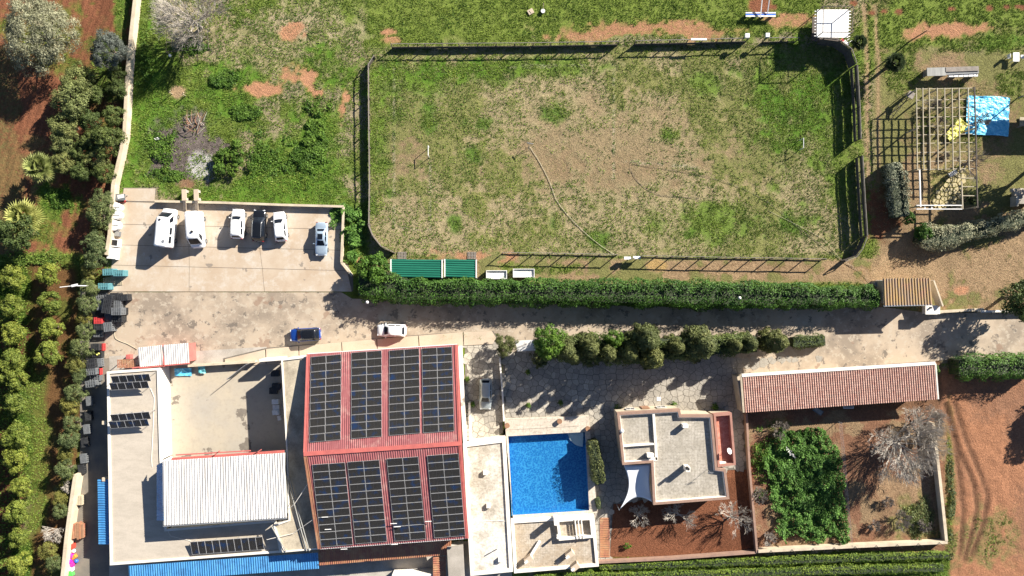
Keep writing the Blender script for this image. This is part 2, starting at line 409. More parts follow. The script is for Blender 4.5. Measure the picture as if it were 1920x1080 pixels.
def put(mask, a=None, b=None, m=None):
    global A, B, Mx
    k = mask[...,None]
    if a is not None: A = A*(1-k)+a*k
    if b is not None: B = B*(1-k)+b*k
    if m is not None: Mx = Mx*(1-mask)+m*mask
one = np.ones_like(U)
wx = wallx(V)
left = sstep(-4, 4, wx-U)
# meadow inside the wall
put(one, GREEN, STRAW*.8, np.clip(.42+(n1-.5)*2.2+(n2-.5)*.8, .05, .95))
put(blob(560,40,130,60), STRAW, GREEN, .35); put(blob(350,40,60,45), STRAW, OLIVE, .4); put(blob(500,120,90,70), OLIVE, STRAW, .5)
for b in ((280,180,40,120),(300,250,90,90),(560,330,90,60),(590,250,50,90),(480,360,160,40),(660,440,40,70),(430,170,60,60),(620,130,60,50),(310,330,70,40)): put(blob(*b), LUSH*1.25, GREEN*np.array((1,1.1,.9)), .45)
put(box(690,-40,1540,62), GREEN*1.1, OLIVE, .4)
put(blob(980,10,420,38,.8), GREEN*1.25, GREEN, .5)
for b in ((1180,55,120,18),(1330,60,90,16),(1480,38,80,12),(1110,68,70,9),(1250,48,60,12)): put(blob(*b), PINK*.9, GREEN, .42)
for b in ((545,60,32,14),(560,50,18,9),(725,60,20,7),(735,75,22,8),(555,148,36,22),(600,175,18,10),(645,200,9,26),(650,185,9,14),(500,170,60,12),(1030,70,14,8)): put(blob(*b), PINK*1.05, OLIVE, .25)
for b in ((333,172,18,14),): put(blob(*b,.3,.5), DUST*1.1, BROWN, .3)
# burnt patch
put(blob(342,285,74,70,.25,.9), ASH*1.25, ASH*.5, .5); put(blob(365,240,34,40,.4,.9), ASH*.8, ASH*1.5, .5)
put(blob(378,312,26,28,.5,.9), np.array((.46,.45,.44)), ASH*1.3, .34); put(blob(350,345,28,12), BROWN*1.5, ASH, .4)
# arena
arena = box(690,88,1612,480,10,12)
put(arena, STRAW*np.array((.82,.83,.74)), OLIVE*np.array((1.08,1.14,1.08)), np.clip(.46+(n4-.5)*1.2+(n1-.5)*1.2+(n2-.5)*.9, .05, .95))
for b in ((1080,250,330,140),(900,420,220,60),(1300,380,260,80)): put(blob(*b,.9)*.8, STRAW*np.array((.90,.88,.82)), OLIVE*np.array((1.25,1.22,1.2)), .40)
for b in ((760,250,70,60),(740,310,60,60),(1200,330,120,40),(1380,300,90,50),(1000,310,90,40),(780,280,60,40),(1150,270,200,90)): put(blob(*b,.9)*.55, DUST*.78, OLIVE*1.05, .42)
for b in ((1500,200,95,110),(1440,160,60,60),(1560,140,60,70),(1480,250,60,50),(830,140,130,28),(710,240,26,130),(900,130,70,22),(740,215,40,28),(1320,155,40,30),(1570,300,40,90),(1350,420,120,40),(720,150,50,70),(780,150,90,40),(1540,230,80,130),(1000,125,160,20)): put(blob(*b,.7)*.9, GREEN*np.array((.88,1.08,.8)), OLIVE*np.array((.9,1.05,.9)), .28)
for b in ((1045,205,34,20),(805,225,22,34),(870,230,14,20),(905,235,22,14),(1040,420,14,18),(1130,450,34,22),(1255,255,22,16),(1290,440,16,10),(890,290,22,18),(1480,420,34,26),(1515,210,40,60),(1450,190,34,40),(740,120,40,16),(895,130,12,22),(1020,115,20,9),(700,380,18,34),(855,420,12,14),(730,360,18,12),(1470,230,40,60),(1530,150,50,40),(820,135,60,16)): put(blob(*b,.7)*.9, LUSH*1.15, GREEN, .35)
put(blob(1590,300,40,160,.8)*.7, GREEN, OLIVE, .5)
def line(pts, w, c, k=.55):
    m = (segdist(U, V, pts) < w)*sstep(.32,.6,n3); put(m*k, c, c)
LC = np.array((.50,.45,.34))
for pts in ([(805,300),(805,428)],[(737,130),(737,430)],[(1150,120),(1152,335)],[(737,428),(805,430)],[(955,125),(1100,124)],[(1150,300),(1310,315)]): line(pts, 2.2, LC)
# strip arena - hedge
put(box(690,484,1660,530,10,16), DUST*.9, OLIVE, np.clip(.5+(n2-.5)*2,.1,.9)); put(blob(890,480,70,16), PINK, OLIVE, .35); put(blob(1000,505,90,12), GREEN, OLIVE, .5)
put(blob(1420,505,240,14), DUST, BROWN, .45); put(blob(681,490,13,8,.3,.4), PINK*1.05, DUST, .3); put(blob(1230,498,22,14,.2,.2), np.array((.38,.26,.11)), DUST, .4)
# east side
put(box(1640,85,2100,600,24,50), DUST*.82, OLIVE, np.clip(.5+(n1-.5)*1.6,.1,.9))
put(box(1618,-60,2100,90,24,40), GREEN*1.15, OLIVE*1.1, np.clip(.45+(n1-.5)*1.4,.1,.9))
put(blob(1780,55,75,16), PINK*.95, OLIVE, .3); put(blob(1710,65,24,14), PINK, DUST, .3); put(blob(1690,130,40,60), GREEN, OLIVE, .5); put(blob(1880,80,60,20), LUSH, GREEN, .5)
put(blob(1900,160,36,50), GREEN, OLIVE, .5); put(blob(1800,230,90,70), OLIVE*.9, DUST*.7, .45); put(blob(1790,350,55,50), np.array((.33,.27,.12)), OLIVE, .5)
put(blob(1840,420,90,36), DUST*.9, OLIVE, .35); put(blob(1700,520,110,60), DUST, PINK*.8, .4); put(blob(1850,510,90,60), DUST, BROWN, .42); put(blob(1800,545,14,10,.3), PINK, DUST, .2)
put(blob(1655,400,46,60), BROWN, SOIL, .5)
for px in (1626, 1646):
    m_ = np.exp(-(segdist(U,V,[(px-6,10),(px,120),(px,250),(px+2,340)])/(5.0 if px < 1640 else 4.0))**2)*sstep(.15,.4,n3); put(m_*.95, DUST*1.1, DUST); Z0_ = 0
line([(1630,540),(1660,490),(1700,450),(1730,425)], 9, DUST*1.2, .8)
for x, y in ((1634,24),(1657,22),(1686,22),(1784,17),(1855,15),(1887,14),(1909,12),(1916,14),(1600,6),(1420,12),(1450,14)): put(blob(x,y,9,6,.3,.4), SOIL, SOIL*.8, .4)
put(blob(1425,12,24,20,.3,.5), SOIL*1.1, SOIL*.8, .4)
# outside the wall: red ploughed soil, orchard floor
put(left, SOIL*1.08, SOIL*.82, np.clip(.4+(n2-.5),.1,.9))
put(left*box(-400,90,40,480,14,26)*.8, SOIL*.9, OLIVE*.8, .55); put(left*blob(60,330,70,60,.8)*.7, OLIVE, SOIL, .5); put(left*blob(85,70,95,60,.6)*.75, GREEN, SOIL, .45)
put(left*blob(120,375,50,40), LUSH*1.1, GREEN, .4); put(left*blob(60,425,60,30)*.8, GREEN, SOIL, .4); put(left*blob(60,490,110,22), GREEN*1.1, STRAW, .35)
put(left*blob(225,20,20,50), LUSH, GREEN, .5); put(left*blob(200,130,60,100,.8), LUSH*.7, OLIVE*.6, .5)
orch = left*sstep(480,500,V+(n2-.5)*40); put(orch, LUSH*.6, SOIL*.6, np.clip(.45+(n1-.5)*1.5,.1,.9))  # shade under the trees is partly put into these darkened floor colours
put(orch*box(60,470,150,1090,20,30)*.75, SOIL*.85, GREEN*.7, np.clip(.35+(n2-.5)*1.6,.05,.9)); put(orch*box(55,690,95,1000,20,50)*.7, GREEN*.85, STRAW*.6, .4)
# lower right
put(box(1755,690,2400,1200,10,16), PINK*np.array((.86,.80,.78)), RED*1.15, np.clip(.4+(n1-.5),.1,.9)); put(blob(1800,1010,110,50), OLIVE, PINK*.8, .5)
put(blob(1780,900,14,170,.5,.6), GREEN*.8, DUST, .45); put(blob(1770,870,50,200,.8)*.5, RED, PINK, .4)
put(box(1390,672,1765,800,6,8), RED*.85, BROWN, .5)
put(box(1404,770,1772,1034,4,4), RED*.95, DUST*.8, np.clip(.45+(n2-.5)*1.5,.1,.9)); put(blob(1700,950,70,60)*.8, DUST*1.05, BROWN, .5); put(blob(1720,975,50,40,.6)*.8, OLIVE, GREEN*.7, .5); put(blob(1460,800,30,20), OLIVE, DUST, .5); put(blob(1440,1010,60,30), RED, DUST, .4)
put(box(1140,870,1412,1050,2,2), SOIL*.95, SOIL*.7, np.clip(.45+(n2-.5)*1.4,.1,.9))
put(box(1100,1046,1780,1300,6,12), LUSH*.9, GREEN, .5)
put(blob(1480,690,110,26,.4,.5), RED*.8, BROWN, .5)
# relief
Z = (n2-.5)*.12 + (n3-.5)*.14
soilm = np.clip(left*(V < 480), 0, 1)
Z = Z + soilm*.05*np.sin((X*.83+Y*-.28)*2*math.pi/.85 + n2*3) * (n1 > .3)
field = inpoly(U, V, [(1760,770),(2500,700),(2500,1300),(1785,1300)])
Z = Z + field*((fbm(X*1.6,Y*1.6,77,2)-.5)*.16)
TR = [[(1770,760),(1790,830),(1800,900),(1806,960),(1800,1040)],[(1790,758),(1812,830),(1838,890),(1852,930),(1843,985),(1822,1040)],[(1775,760),(1800,850),(1825,905),(1832,950),(1822,1000),(1808,1050)]]
for pts in TR:
    d = segdist(U, V, pts); Z = Z - .2*np.exp(-(d/3.5)**2); put(np.exp(-(d/5)**2)*.95, RED*.75, RED*.5)
for pts in ([(10,190),(8,470)],[(40,180),(25,480)],[(225,0),(120,260)]):
    d = segdist(U, V, pts); Z = Z - .08*np.exp(-(d/2.2)**2)
hard = np.zeros(U.shape, bool)
for p in HARD: hard |= inpoly(U, V, p)
hs = hard.astype(float)
for sh in ((0,1),(0,-1),(1,0),(-1,0)): hs = np.maximum(hs, np.roll(hard, sh, (0,1)).astype(float))
far = (np.abs(X) > 122) | (np.abs(Y) > 90)
Z = np.where(hs > 0, np.minimum(Z, 0)*.3-.03, Z); Z = np.where(far, -.02, Z)
pool = inpoly(U, V, [(945,805),(1112,800),(1120,970),(955,975)]); Z = np.where(pool, -2.6, Z)
idx = np.arange(X.size).reshape(X.shape)
Fg = np.stack([idx[:-1,:-1], idx[:-1,1:], idx[1:,1:], idx[1:,:-1]], -1).reshape(-1,4)
def ground_mat():
    t = NT('ground_cover'); a = t.attr('ca').outputs['Color']; b = t.attr('cb').outputs['Color']; f = t.attr('cm').outputs['Fac']
    nz = t.math('ADD', t.math('MULTIPLY', t.noise(1.6,6,.75), .55), t.math('MULTIPLY', t.noise(7,4,.7), .45))
    fac = t.ramp(t.math('ADD', nz, t.math('SUBTRACT', f, .5)), .43, .57)
    c = t.mix(fac, a, b)
    g = t.noise(9,5,.8)
    c = t.mix(1.0, c, t.mix(t.ramp(g,.32,.68), (.58,.58,.58), (1.36,1.34,1.3)), 'MULTIPLY')
    c = t.mix(1.0, c, t.mix(t.ramp(t.noise(2.6,6,.8),.35,.65), (.76,.76,.76), (1.2,1.19,1.18)), 'MULTIPLY')
    t.base(c); t.rough(.95); t.b.inputs['Specular IOR Level'].default_value = .1
    t.bump(t.noise(4,7,.8), 1.0, .22); return t.m
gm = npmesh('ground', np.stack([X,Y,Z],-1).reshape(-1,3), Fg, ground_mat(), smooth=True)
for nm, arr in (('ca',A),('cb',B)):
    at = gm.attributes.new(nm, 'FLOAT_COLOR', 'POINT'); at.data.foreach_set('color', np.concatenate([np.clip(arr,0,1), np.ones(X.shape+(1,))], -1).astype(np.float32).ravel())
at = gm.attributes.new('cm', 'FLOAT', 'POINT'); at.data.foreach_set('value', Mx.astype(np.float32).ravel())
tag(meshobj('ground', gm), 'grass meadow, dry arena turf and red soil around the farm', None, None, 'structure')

# grass tufts (stuff)
rng = np.random.default_rng(5)
def tufts(name, label, n, prob, m, hgt, wid, blades=4, seed=1):
    r = np.random.default_rng(seed); i = r.integers(42, X.shape[0]-43, n*6); j = r.integers(42, X.shape[1]-43, n*6)
    k = (r.random(n*6) < prob[i,j]) & (hs[i,j] == 0); i = i[k][:n]; j = j[k][:n]; n = len(i)
    c = np.stack([X[i,j]+r.uniform(-.15,.15,n), Y[i,j]+r.uniform(-.15,.15,n), Z[i,j]-.02], -1)
    cl = fbm(c[:,0]*.5, c[:,1]*.5, 9, 3)
    c = np.repeat(c, blades, 0); cl = np.repeat(cl, blades); n = len(c)
    a = r.uniform(0, 2*np.pi, n); d = np.stack([np.cos(a), np.sin(a), np.zeros(n)], -1); s = np.stack([-np.sin(a), np.cos(a), np.zeros(n)], -1)
    h = hgt*r.uniform(.5,1.3,n)[:,None]; w = wid*r.uniform(.6,1.3,n)[:,None]
    c = c + s*r.uniform(-.12,.12,n)[:,None]
    v0 = c - s*w; v1 = c + s*w; v2 = c + d*h*r.uniform(.4,1.3,n)[:,None] + np.array((0,0,1))*h
    V_ = np.stack([v0,v1,v2],1).reshape(-1,3)
    tone = np.repeat(np.clip(cl*1.3-.2+r.uniform(-.3,.3,n),0,1), 3)
    tag(meshobj(name, npmesh(name, V_, np.arange(len(V_)).reshape(-1,3), m, tone)), label, 'grass', None, 'stuff')
lum = A[...,1]-A[...,0]*.75
greenp = np.clip(sstep(.0,.06,lum)*.9, 0, 1)*(n3 > .38)
strawp = np.clip(arena*.7 + blob(560,40,130,60)*.6 + box(1640,85,1920,600)*.35, 0, 1)*(n3 > .35)
tufts('grass', 'green grass and low weeds growing over the meadow', 130000, greenp, M['l_grass'], .17, .05, 3, 1)
tufts('dry_grass', 'short dry straw coloured grass of the arena', 70000, strawp, M['l_straw'], .07, .045, 3, 2)

# ------------------------------------------------------------------ hard ground
def sheet(name, px, z, m, label=None, kind='structure', thick=.25):
    mb = MB().prism([(p[0],p[1]) for p in PP(px, 0)], z-thick, z)
    o = mb.build(name, m); tag(o, label, None, None, kind); return o
sheet('road', ROAD, .012, M['road'], 'worn grey road with stains running under the hedges')
def base_obj(name, label): return tag(link(bpy.data.objects.new(name, None)), label, None, None, 'structure')
def slabs(root, quads, z, m, gap=.03, thick=.2):
    for q in quads:
        MB().prism(inset(ccw([(p[0],p[1]) for p in PP(q)]), gap), z-thick, z).build('slab', m, root, bevel=0)
o = sheet('car_park', CARPARK, .010, M['joint'], 'beige concrete car park laid in wide slabs')
ys = [352,380,420,459,497,547]
def cl(y): return np.interp(y, [352,470,547], [226,212,204])
def lerp(a,b,t): return a+(b-a)*t
qs = [[(232,353),(292,353),(290,378),(229,377)]]
xs = [0,.33,.64,1]
for r0 in range(1,5):
    y0, y1 = ys[r0], ys[r0+1]
    for c0 in range(3):
        def pt(t, y):
            xl = cl(y); xr = 641 if y < 471 else (651 if y < 500 else 660); xx = lerp(xl, xr, t)
            return (xx, min(y + (xx-210)*.024 - (2 if y == 380 else 0), 547))
        qs.append([pt(xs[c0],y0), pt(xs[c0+1],y0), pt(xs[c0+1],y1), pt(xs[c0],y1)])
slabs(o, qs, .035, M['slab'])
pv = sheet('pavement', [(418,672),(500,652),(620,643),(770,629),(870,622),(925,620),(933,634),(925,646),(870,650),(865,662),(560,690),(418,692)], .016, M['joint'], 'pale concrete pavement strip along the barn')
slabs(pv, [[(422,673),(497,655),(499,683),(422,689)],[(499,654),(560,648),(561,684),(500,683)],[(561,648),(640,641),(642,672),(562,684)],[(641,641),(706,635),(708,664),(643,672)],[(707,635),(784,629),(786,656),(709,664)],[(785,629),(868,622),(869,648),(787,656)],[(869,622),(922,620),(931,634),(924,645),(870,648)]], .13, M['concrete'])
# wall-side kerb strip between the yard and road
sheet('yard_apron', [(205,668),(420,655),(500,650),(500,680),(418,695),(205,698)], .0145, M['concrete_grey'], 'grey concrete apron in front of the yard')
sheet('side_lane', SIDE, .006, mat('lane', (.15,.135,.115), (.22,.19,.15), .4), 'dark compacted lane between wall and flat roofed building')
sheet('yard_floor', [(318,690),(548,670),(548,870),(318,870)], .03, M['yard'], 'stained concrete yard floor enclosed by walls')
sheet('back_yard', [(205,1050),(960,1010),(960,1120),(205,1120)], .012, M['concrete_grey'], 'dark concrete ground behind the barn')
# ------------------------------------------------------------------ crazy paving courtyard
def clip_poly(poly, a, b, c):      # keep ax+by<=c
    out = []; n = len(poly)
    for i in range(n):
        p, q = poly[i], poly[(i+1)%n]; dp = a*p[0]+b*p[1]-c; dq = a*q[0]+b*q[1]-c
        if dp <= 0: out.append(p)
        if (dp < 0) != (dq < 0) and dp != dq:
            t = dp/(dp-dq); out.append((p[0]+(q[0]-p[0])*t, p[1]+(q[1]-p[1])*t))
    return out
def voronoi(region, step, seed, jit=.42):
    r = np.random.default_rng(seed); xs_ = [p[0] for p in region]; ys_ = [p[1] for p in region]
    gx_, gy_ = np.meshgrid(np.arange(min(xs_)-2*step, max(xs_)+2*step, step), np.arange(min(ys_)-2*step, max(ys_)+2*step, step))
    pts = np.stack([gx_.ravel(), gy_.ravel()], -1); pts = pts + r.uniform(-jit, jit, pts.shape)*step
    ins = inpoly(pts[:,0], pts[:,1], region); out = []
    for i in np.where(ins)[0]:
        p = pts[i]; d = np.hypot(*(pts-p).T); nb = np.argsort(d)[1:14]
        cell = [(p[0]-2*step,p[1]-2*step),(p[0]+2*step,p[1]-2*step),(p[0]+2*step,p[1]+2*step),(p[0]-2*step,p[1]+2*step)]
        for j in nb:
            q = pts[j]; a, b = q-p; cell = clip_poly(cell, a, b, (q@q-p@p)/2)
        if len(cell) >= 3: out.append((p, cell))
    return out
def paving(name, label, px, step, z, seed, m1, m2, nmax=300, holes=()):
    reg = [(p[0],p[1]) for p in PP(px)]
    root = MB().prism(reg, -.2, z-.03).build(name, M['joint']); tag(root, label, None, None, 'structure')
    rest = MB(); k = 0; r = random.Random(seed)
    cells = voronoi(reg, step, seed)
    cells.sort(key=lambda c: abs(c[0][0])*.6+abs(c[0][1]+17))
    for p, cell in cells:
        if any(inpoly(np.array([p[0]]), np.array([p[1]]), h)[0] for h in holes): continue
        c2 = [(p[0]+(v[0]-p[0])*.93, p[1]+(v[1]-p[1])*.93) for v in cell]
        zz = z + r.uniform(-.012,.012)
        if k < nmax:
            mb = MB().prism([(v[0]-p[0], v[1]-p[1]) for v in ccw(c2)], -.05, 0)
            o = meshobj('stone', mb.mesh('stone', m1 if r.random() < .6 else m2), root); o.location = (p[0],p[1],zz)
        else: rest.prism(c2, zz-.05, zz)
        k += 1
    if rest.f: tag(rest.build('small_stones', m1, root), None, None, None, 'stuff')
house_fp = [(p[0],p[1]) for p in PP([(1175,790),(1365,790),(1365,930),(1175,930)])]
paving('courtyard_paving', 'irregular grey stone crazy paving of the shaded courtyard', [(942,668),(960,655),(1545,672),(1392,690),(1392,770),(1402,880),(1350,882),(1240,930),(1165,945),(1150,945),(1143,1050),(1112,1050),(1105,800),(945,800)], .78, .03, 3, M['stone'], M['stone_pale'])
paving('driveway_paving', 'irregular grey stone paving of the narrow driveway beside the barn', [(872,645),(932,640),(941,668),(943,812),(872,836)], .75, .045, 8, M['stone_pale'], M['stone'], 120)

# ------------------------------------------------------------------ building helpers
def corr(name, A_, B_, C_, D_, pitch, amp, m, parent, thick=.02, prof='trap'):
    """ribbed sheet A->B across ribs, A->D along ribs (world points)"""
    A_, B_, C_, D_ = map(Vector, (A_,B_,C_,D_)); n = max(2, int((B_-A_).length/pitch)); nrm = (B_-A_).cross(D_-A_).normalized()
    if nrm.z < 0: nrm = -nrm
    ts = []
    for i in range(n):
        ts += [(i/n,0),((i+.30)/n,0),((i+.42)/n,1),((i+.72)/n,1),((i+.86)/n,0)] if prof == 'trap' else [((i+k/6)/n, .5-.5*math.cos(2*math.pi*k/6)) for k in range(6)]
    ts.append((1,0)); off = Vector(parent.location) if parent else Vector((0,0,0)); V_ = []
    for t, h in ts:
        p = A_.lerp(B_,t)+nrm*amp*h-off; q = D_.lerp(C_,t)+nrm*amp*h-off; V_ += [p, q, p-nrm*thick, q-nrm*thick]
    Fc = []
    for i in range(len(ts)-1):
        a = 4*i; b = 4*(i+1); Fc += [(a,b,b+1,a+1),(a+3,b+3,b+2,a+2),(a,a+2,b+2,b),(a+1,b+1,b+3,a+3)]
    e = 4*(len(ts)-1); Fc += [(0,1,3,2),(e,e+2,e+3,e+1)]
    return meshobj(name, npmesh(name, [tuple(v) for v in V_], Fc, m), parent)
def walls(t, poly, z0, z1, m, name='wall', th=.25):
    poly = ccw([(p[0],p[1]) for p in poly]); n = len(poly)
    for i in range(n):
        a, b = Vector((*poly[i],0)), Vector((*poly[(i+1)%n],0)); d = (b-a).normalized(); nn = Vector((-d.y,d.x,0))
        c = (a+b)/2 + nn*th/2; L = (b-a).length - 2*th - .004
        MB().box((c.x,c.y,(z0+z1)/2), (max(L,.1)+ (th if i%2 else 0)*0, th, z1-z0), math.atan2(d.y,d.x)).build(name, m, t)
        MB().box((a.x+nn.x*th/2+d.x*th/2, a.y+nn.y*th/2+d.y*th/2, (z0+z1)/2), (th-.002,th-.002,z1-z0), math.atan2(d.y,d.x)).build('corner_pier', m, t)
def wall_run(name, label, pts, z, h, w, m, cap=None, group=None, capover=.04):
    """free standing wall along px polyline measured at its top"""
    W = [P(x,y,h) for x,y in pts]; c = (W[0]+W[-1])/2
    t = thing(name, label, 'wall', (c.x,c.y,0), 0, group)
    for a, b in zip(W[:-1], W[1:]):
        MB().bar((a.x,a.y,(z+h)/2-.05), (b.x,b.y,(z+h)/2-.05), w, h-z-.1).build('wall_section', m, t)
        MB().bar((a.x,a.y,h-.045), (b.x,b.y,h-.045), w+2*capover, .09).build('coping', cap or m, t)
    return t
def panel(t, a, u, v, m, name='window', depth=.05, frame=None):
    """flat wall panel: corner a, width vec u, height vec v (world)"""
    a, u, v = Vector(a), Vector(u), Vector(v); n = u.cross(v).normalized()*depth
    o = MB().add([a,a+u,a+u+v,a+v,a+n,a+u+n,a+u+v+n,a+v+n],[(3,2,1,0),(4,5,6,7),(0,1,5,4),(1,2,6,5),(2,3,7,6),(3,0,4,7)]).build(name, m, t)
    if frame:
        for p0,p1 in ((a,a+u),(a+v,a+u+v),(a,a+v),(a+u,a+u+v),(a+u/2,a+u/2+v)):
            MB().bar(p0+n*1.2, p1+n*1.2, .07, .07, up=n).build('frame', frame, o)
    return o
def clad(t, a, b, wins, doors, mw, md, frame):
    """windows/doors on the outside of wall from a to b (world xy, outside is to the right of a->b); values (t, width, sill, height)"""
    a, b = Vector((a[0],a[1],0)), Vector((b[0],b[1],0)); d = (b-a).normalized(); n = Vector((d.y,-d.x,0)); L = (b-a).length
    for (k,w,s,h) in wins: panel(t, a+d*(L*k-w/2)+n*.01+Vector((0,0,s)), d*w, Vector((0,0,h)), mw, 'window', .04, frame)
    for (k,w,s,h) in doors:
        o = panel(t, a+d*(L*k-w/2)+n*.01+Vector((0,0,s)), d*w, Vector((0,0,h)), md, 'door', .05)
        q = a+d*(L*k+w*.35)+n*.1+Vector((0,0,1.05)); MB().box(q,(.08,.08,.16)).build('handle', M['steel'], o)

# ------------------------------------------------------------------ red barn with solar arrays
EZ, RZ = 4.7, 6.7
TL, TR_ = P(577,664,EZ), P(857,646,EZ); RL, RR = P(571,851,RZ), P(864,831,RZ); BL, BR = P(598,1029,EZ), P(877,1009,EZ)
barn = thing('red_barn', 'large barn with red ribbed metal gable roof carrying solar arrays', 'barn', ((TL+BR)/2).xy.to_3d())
corr('roof_sheet', TL, TR_, RR, RL, .26, .05, M['barn_red'], barn); corr('roof_sheet', RL, RR, BR, BL, .30, .05, M['barn_red'], barn)
MB().bar(RL+Vector((-.1,0,.08)), RR+Vector((.1,0,.08)), .55, .06).build('ridge_cap', M['red_paint'], barn)
for a, b, m in ((TL,RL,'red_paint'),(RL,BL,'barn_rust'),(TR_,RR,'red_paint'),(RR,BR,'red_paint')):
    MB().bar(a+Vector((0,0,.06)), b+Vector((0,0,.06)), .30, .05).build('verge_trim', M[m], barn)
    MB().bar(a+Vector((.26 if a.x < -15 else -.26,0,.09)), b+Vector((.26 if a.x < -15 else -.26,0,.09)), .10, .05).build('verge_rib', M[m], barn)
for a, b in ((TL,TR_),(BL,BR)):
    d = (b-a); MB().bar(a+Vector((0,0,-.08)), b+Vector((0,0,-.08)), .18, .14).build('gutter', M['white_metal'], barn)
ins = [TL.lerp(BR,.02), TR_.lerp(BL,.02), BR.lerp(TL,.02), BL.lerp(TR_,.02)]
walls(barn, [(p.x,p.y) for p in ins], 0, EZ-.12, M['cream_wall'], th=.3)
for a, r, b in ((ins[0],RL,ins[3]),(ins[1],RR,ins[2])):
    s = .35 if a.x < -15 else -.35
    a2 = Vector((a.x+s*.3,a.y,EZ-.1)); b2 = Vector((b.x+s*.3,b.y,EZ-.1)); r2 = Vector((lerp(a2.x,b2.x,.5), r.y, RZ-.2)); t3 = Vector((math.copysign(.2,s),0,0))
    MB().add([a2,b2,r2,a2+t3,b2+t3,r2+t3],[(0,1,2),(5,4,3),(0,3,4,1),(1,4,5,2),(2,5,3,0)]).build('gable', M['cream_wall'], barn)
clad(barn, ins[1], ins[0], [(.2,2,2.2,1.2),(.8,2,2.2,1.2)], [(.5,4,0,3.6)], M['glass'], M['red_paint'], M['white_metal'])
# vent stubs and pipes on the verge
for px, py, z in ((609,970,5.35),(615,993,5.1),(738,982,5.3),(745,988,5.25),(803,978,5.3),(645,1030,4.75),(740,1021,4.75)):
    a = P(px-6,py,z+.25); b = P(px+6,py-.6,z+.25); MB().tube([a,b],.05).build('pipe_clip', M['white_metal'], barn)
barn_cells = {}
def solar_module(parent, c, ux, uy, w, h, k):
    """panel with frame and two glass halves; ux uy unit vectors in roof plane"""
    n = ux.cross(uy).normalized(); key = (round(w,2), round(h,2))
    if key not in barn_cells:
        f = MB(); g = MB()
        f.box((0,0,0),(w,h,.035)); 
        fr = .022
        for sx in (-1,1): f.box((sx*(w/2-fr/2),0,.022),(fr,h,.03))
        for sy in (-1,1): f.box((0,sy*(h/2-fr/2),.022),(w-2*fr-.002,fr,.03))
        for sx in (-1,1): g.box((sx*(w/2-fr)/2,0,.019),(w/2-fr-.008,h-2*fr-.004,.008))
        barn_cells[key] = (f.mesh('solar_panel', M['panel_frame']), g.mesh('cell_glass', M['cells']))
    fm, gmh = barn_cells[key]
    o = meshobj('solar_panel', fm, parent); rot = Matrix((ux,uy,n)).transposed().to_4x4()
    o.matrix_local = Matrix.Translation(c-Vector(parent.location)) @ rot
    meshobj('cell_glass', gmh, o); return o
M['panel_frame'] = mat('panel_frame', (.40,.40,.40), (.33,.33,.34), 3, rough=.5, grain=.05)
def roofz(x, y, pl):
    a, n = pl; return a.z - (n.x*(x-a.x)+n.y*(y-a.y))/n.z
def plane(a, b, c):
    n = (b-a).cross(c-a).normalized(); return (a, n if n.z > 0 else -n)
UP = plane(TL,TR_,RL); LOW = plane(RL,RR,BL)
def onplane(px, py, pl, off=.0):
    a, n = pl; o = Vector((0,0,H)); d = (P(px,py,0)-o); a2 = a+n*off; t = (a2-o).dot(n)/d.dot(n); return o+d*t
def solar_array(label, q, nx, ny, pl, off=.12):
    """q: px corners TL,TR,BR,BL"""
    A0,B0,C0,D0 = [onplane(x,y,pl,off) for x,y in q]; ctr = (A0+C0)/2
    t = thing('solar_array', label, 'solar panels', ctr, 0, 'solar arrays')
    n = pl[1]; ux = ((B0-A0)+(C0-D0)).normalized(); uy = n.cross(ux).normalized()
    W = (((B0-A0).length+(C0-D0).length)/2)/nx; Hh = (((D0-A0).length+(C0-B0).length)/2)/ny
    for j in range(ny):
        for i in range(nx):
            u = (i+.5)/nx; v = (j+.5)/ny; c = A0.lerp(B0,u).lerp(D0.lerp(C0,u), v)
            solar_module(t, c, ux, uy, W-.03, Hh-.03, 0)
    for u in (.12,.38,.62,.88):
        a = A0.lerp(B0,u)-n*.07; b = D0.lerp(C0,u)-n*.07; MB().bar(a,b,.05,.06).build('mounting_rail', M['steel'], t)
    return t
names = ['leftmost','second from left','third from left','rightmost']
for k, q in enumerate(([(583,669),(640,664),(639,824),(580,830)],[(659,661),(716,657),(716,818),(658,823)],[(730,657),(786,653),(788,812),(729,817)],[(791,653),(847,650),(852,808),(793,812)])):
    solar_array(f'{names[k]} solar array on the upper bright red roof slope of the barn', q, 2, 11, UP)
for k, q in enumerate(([(585,871),(647,867),(662,1021),(602,1026)],[(651,866),(711,862),(726,1015),(666,1020)],[(725,860),(784,856),(799,1010),(740,1015)],[(801,854),(859,850),(873,1004),(814,1009)])):
    solar_array(f'{names[k]} solar array on the lower dark red roof slope of the barn', q, 2, 11, LOW)

# ------------------------------------------------------------------ left flat-roofed building (L shape)
FZ = 3.0
Lp = [(200,697),(298,690),(303,862),(312,992),(517,975),(528,1036),(206,1060)]
Lw = [(p[0],p[1]) for p in PP(Lp, FZ)]
fb = thing('flat_roofed_building', 'long L shaped building with beige flat roof left of the yard', 'building', (*(P(250,860).xy),0))
MB().prism(inset(ccw(Lw),.32), FZ-.3, FZ-.14).build('roof_deck', M['flat_roof'], fb)
MB().ring(ccw(Lw), inset(ccw(Lw),.3), FZ-.35, FZ).build('parapet', M['white_wall'], fb)
walls(fb, inset(ccw(Lw),.06), 0, FZ-.36, M['white_wall'])
for py in (792,898): MB().box(P(197,py,2.2),(.5,.5,.6)).build('wall_box', M['cream_wall'], fb)
for pts in ([(282,728),(289,745),(287,800),(284,860),(285,875)],[(309,985),(320,1005),(357,1014)]):
    MB().tube([P(x,y,FZ-.1) for x,y in pts], .035, 5).build('cable', M['white_wall'], fb)
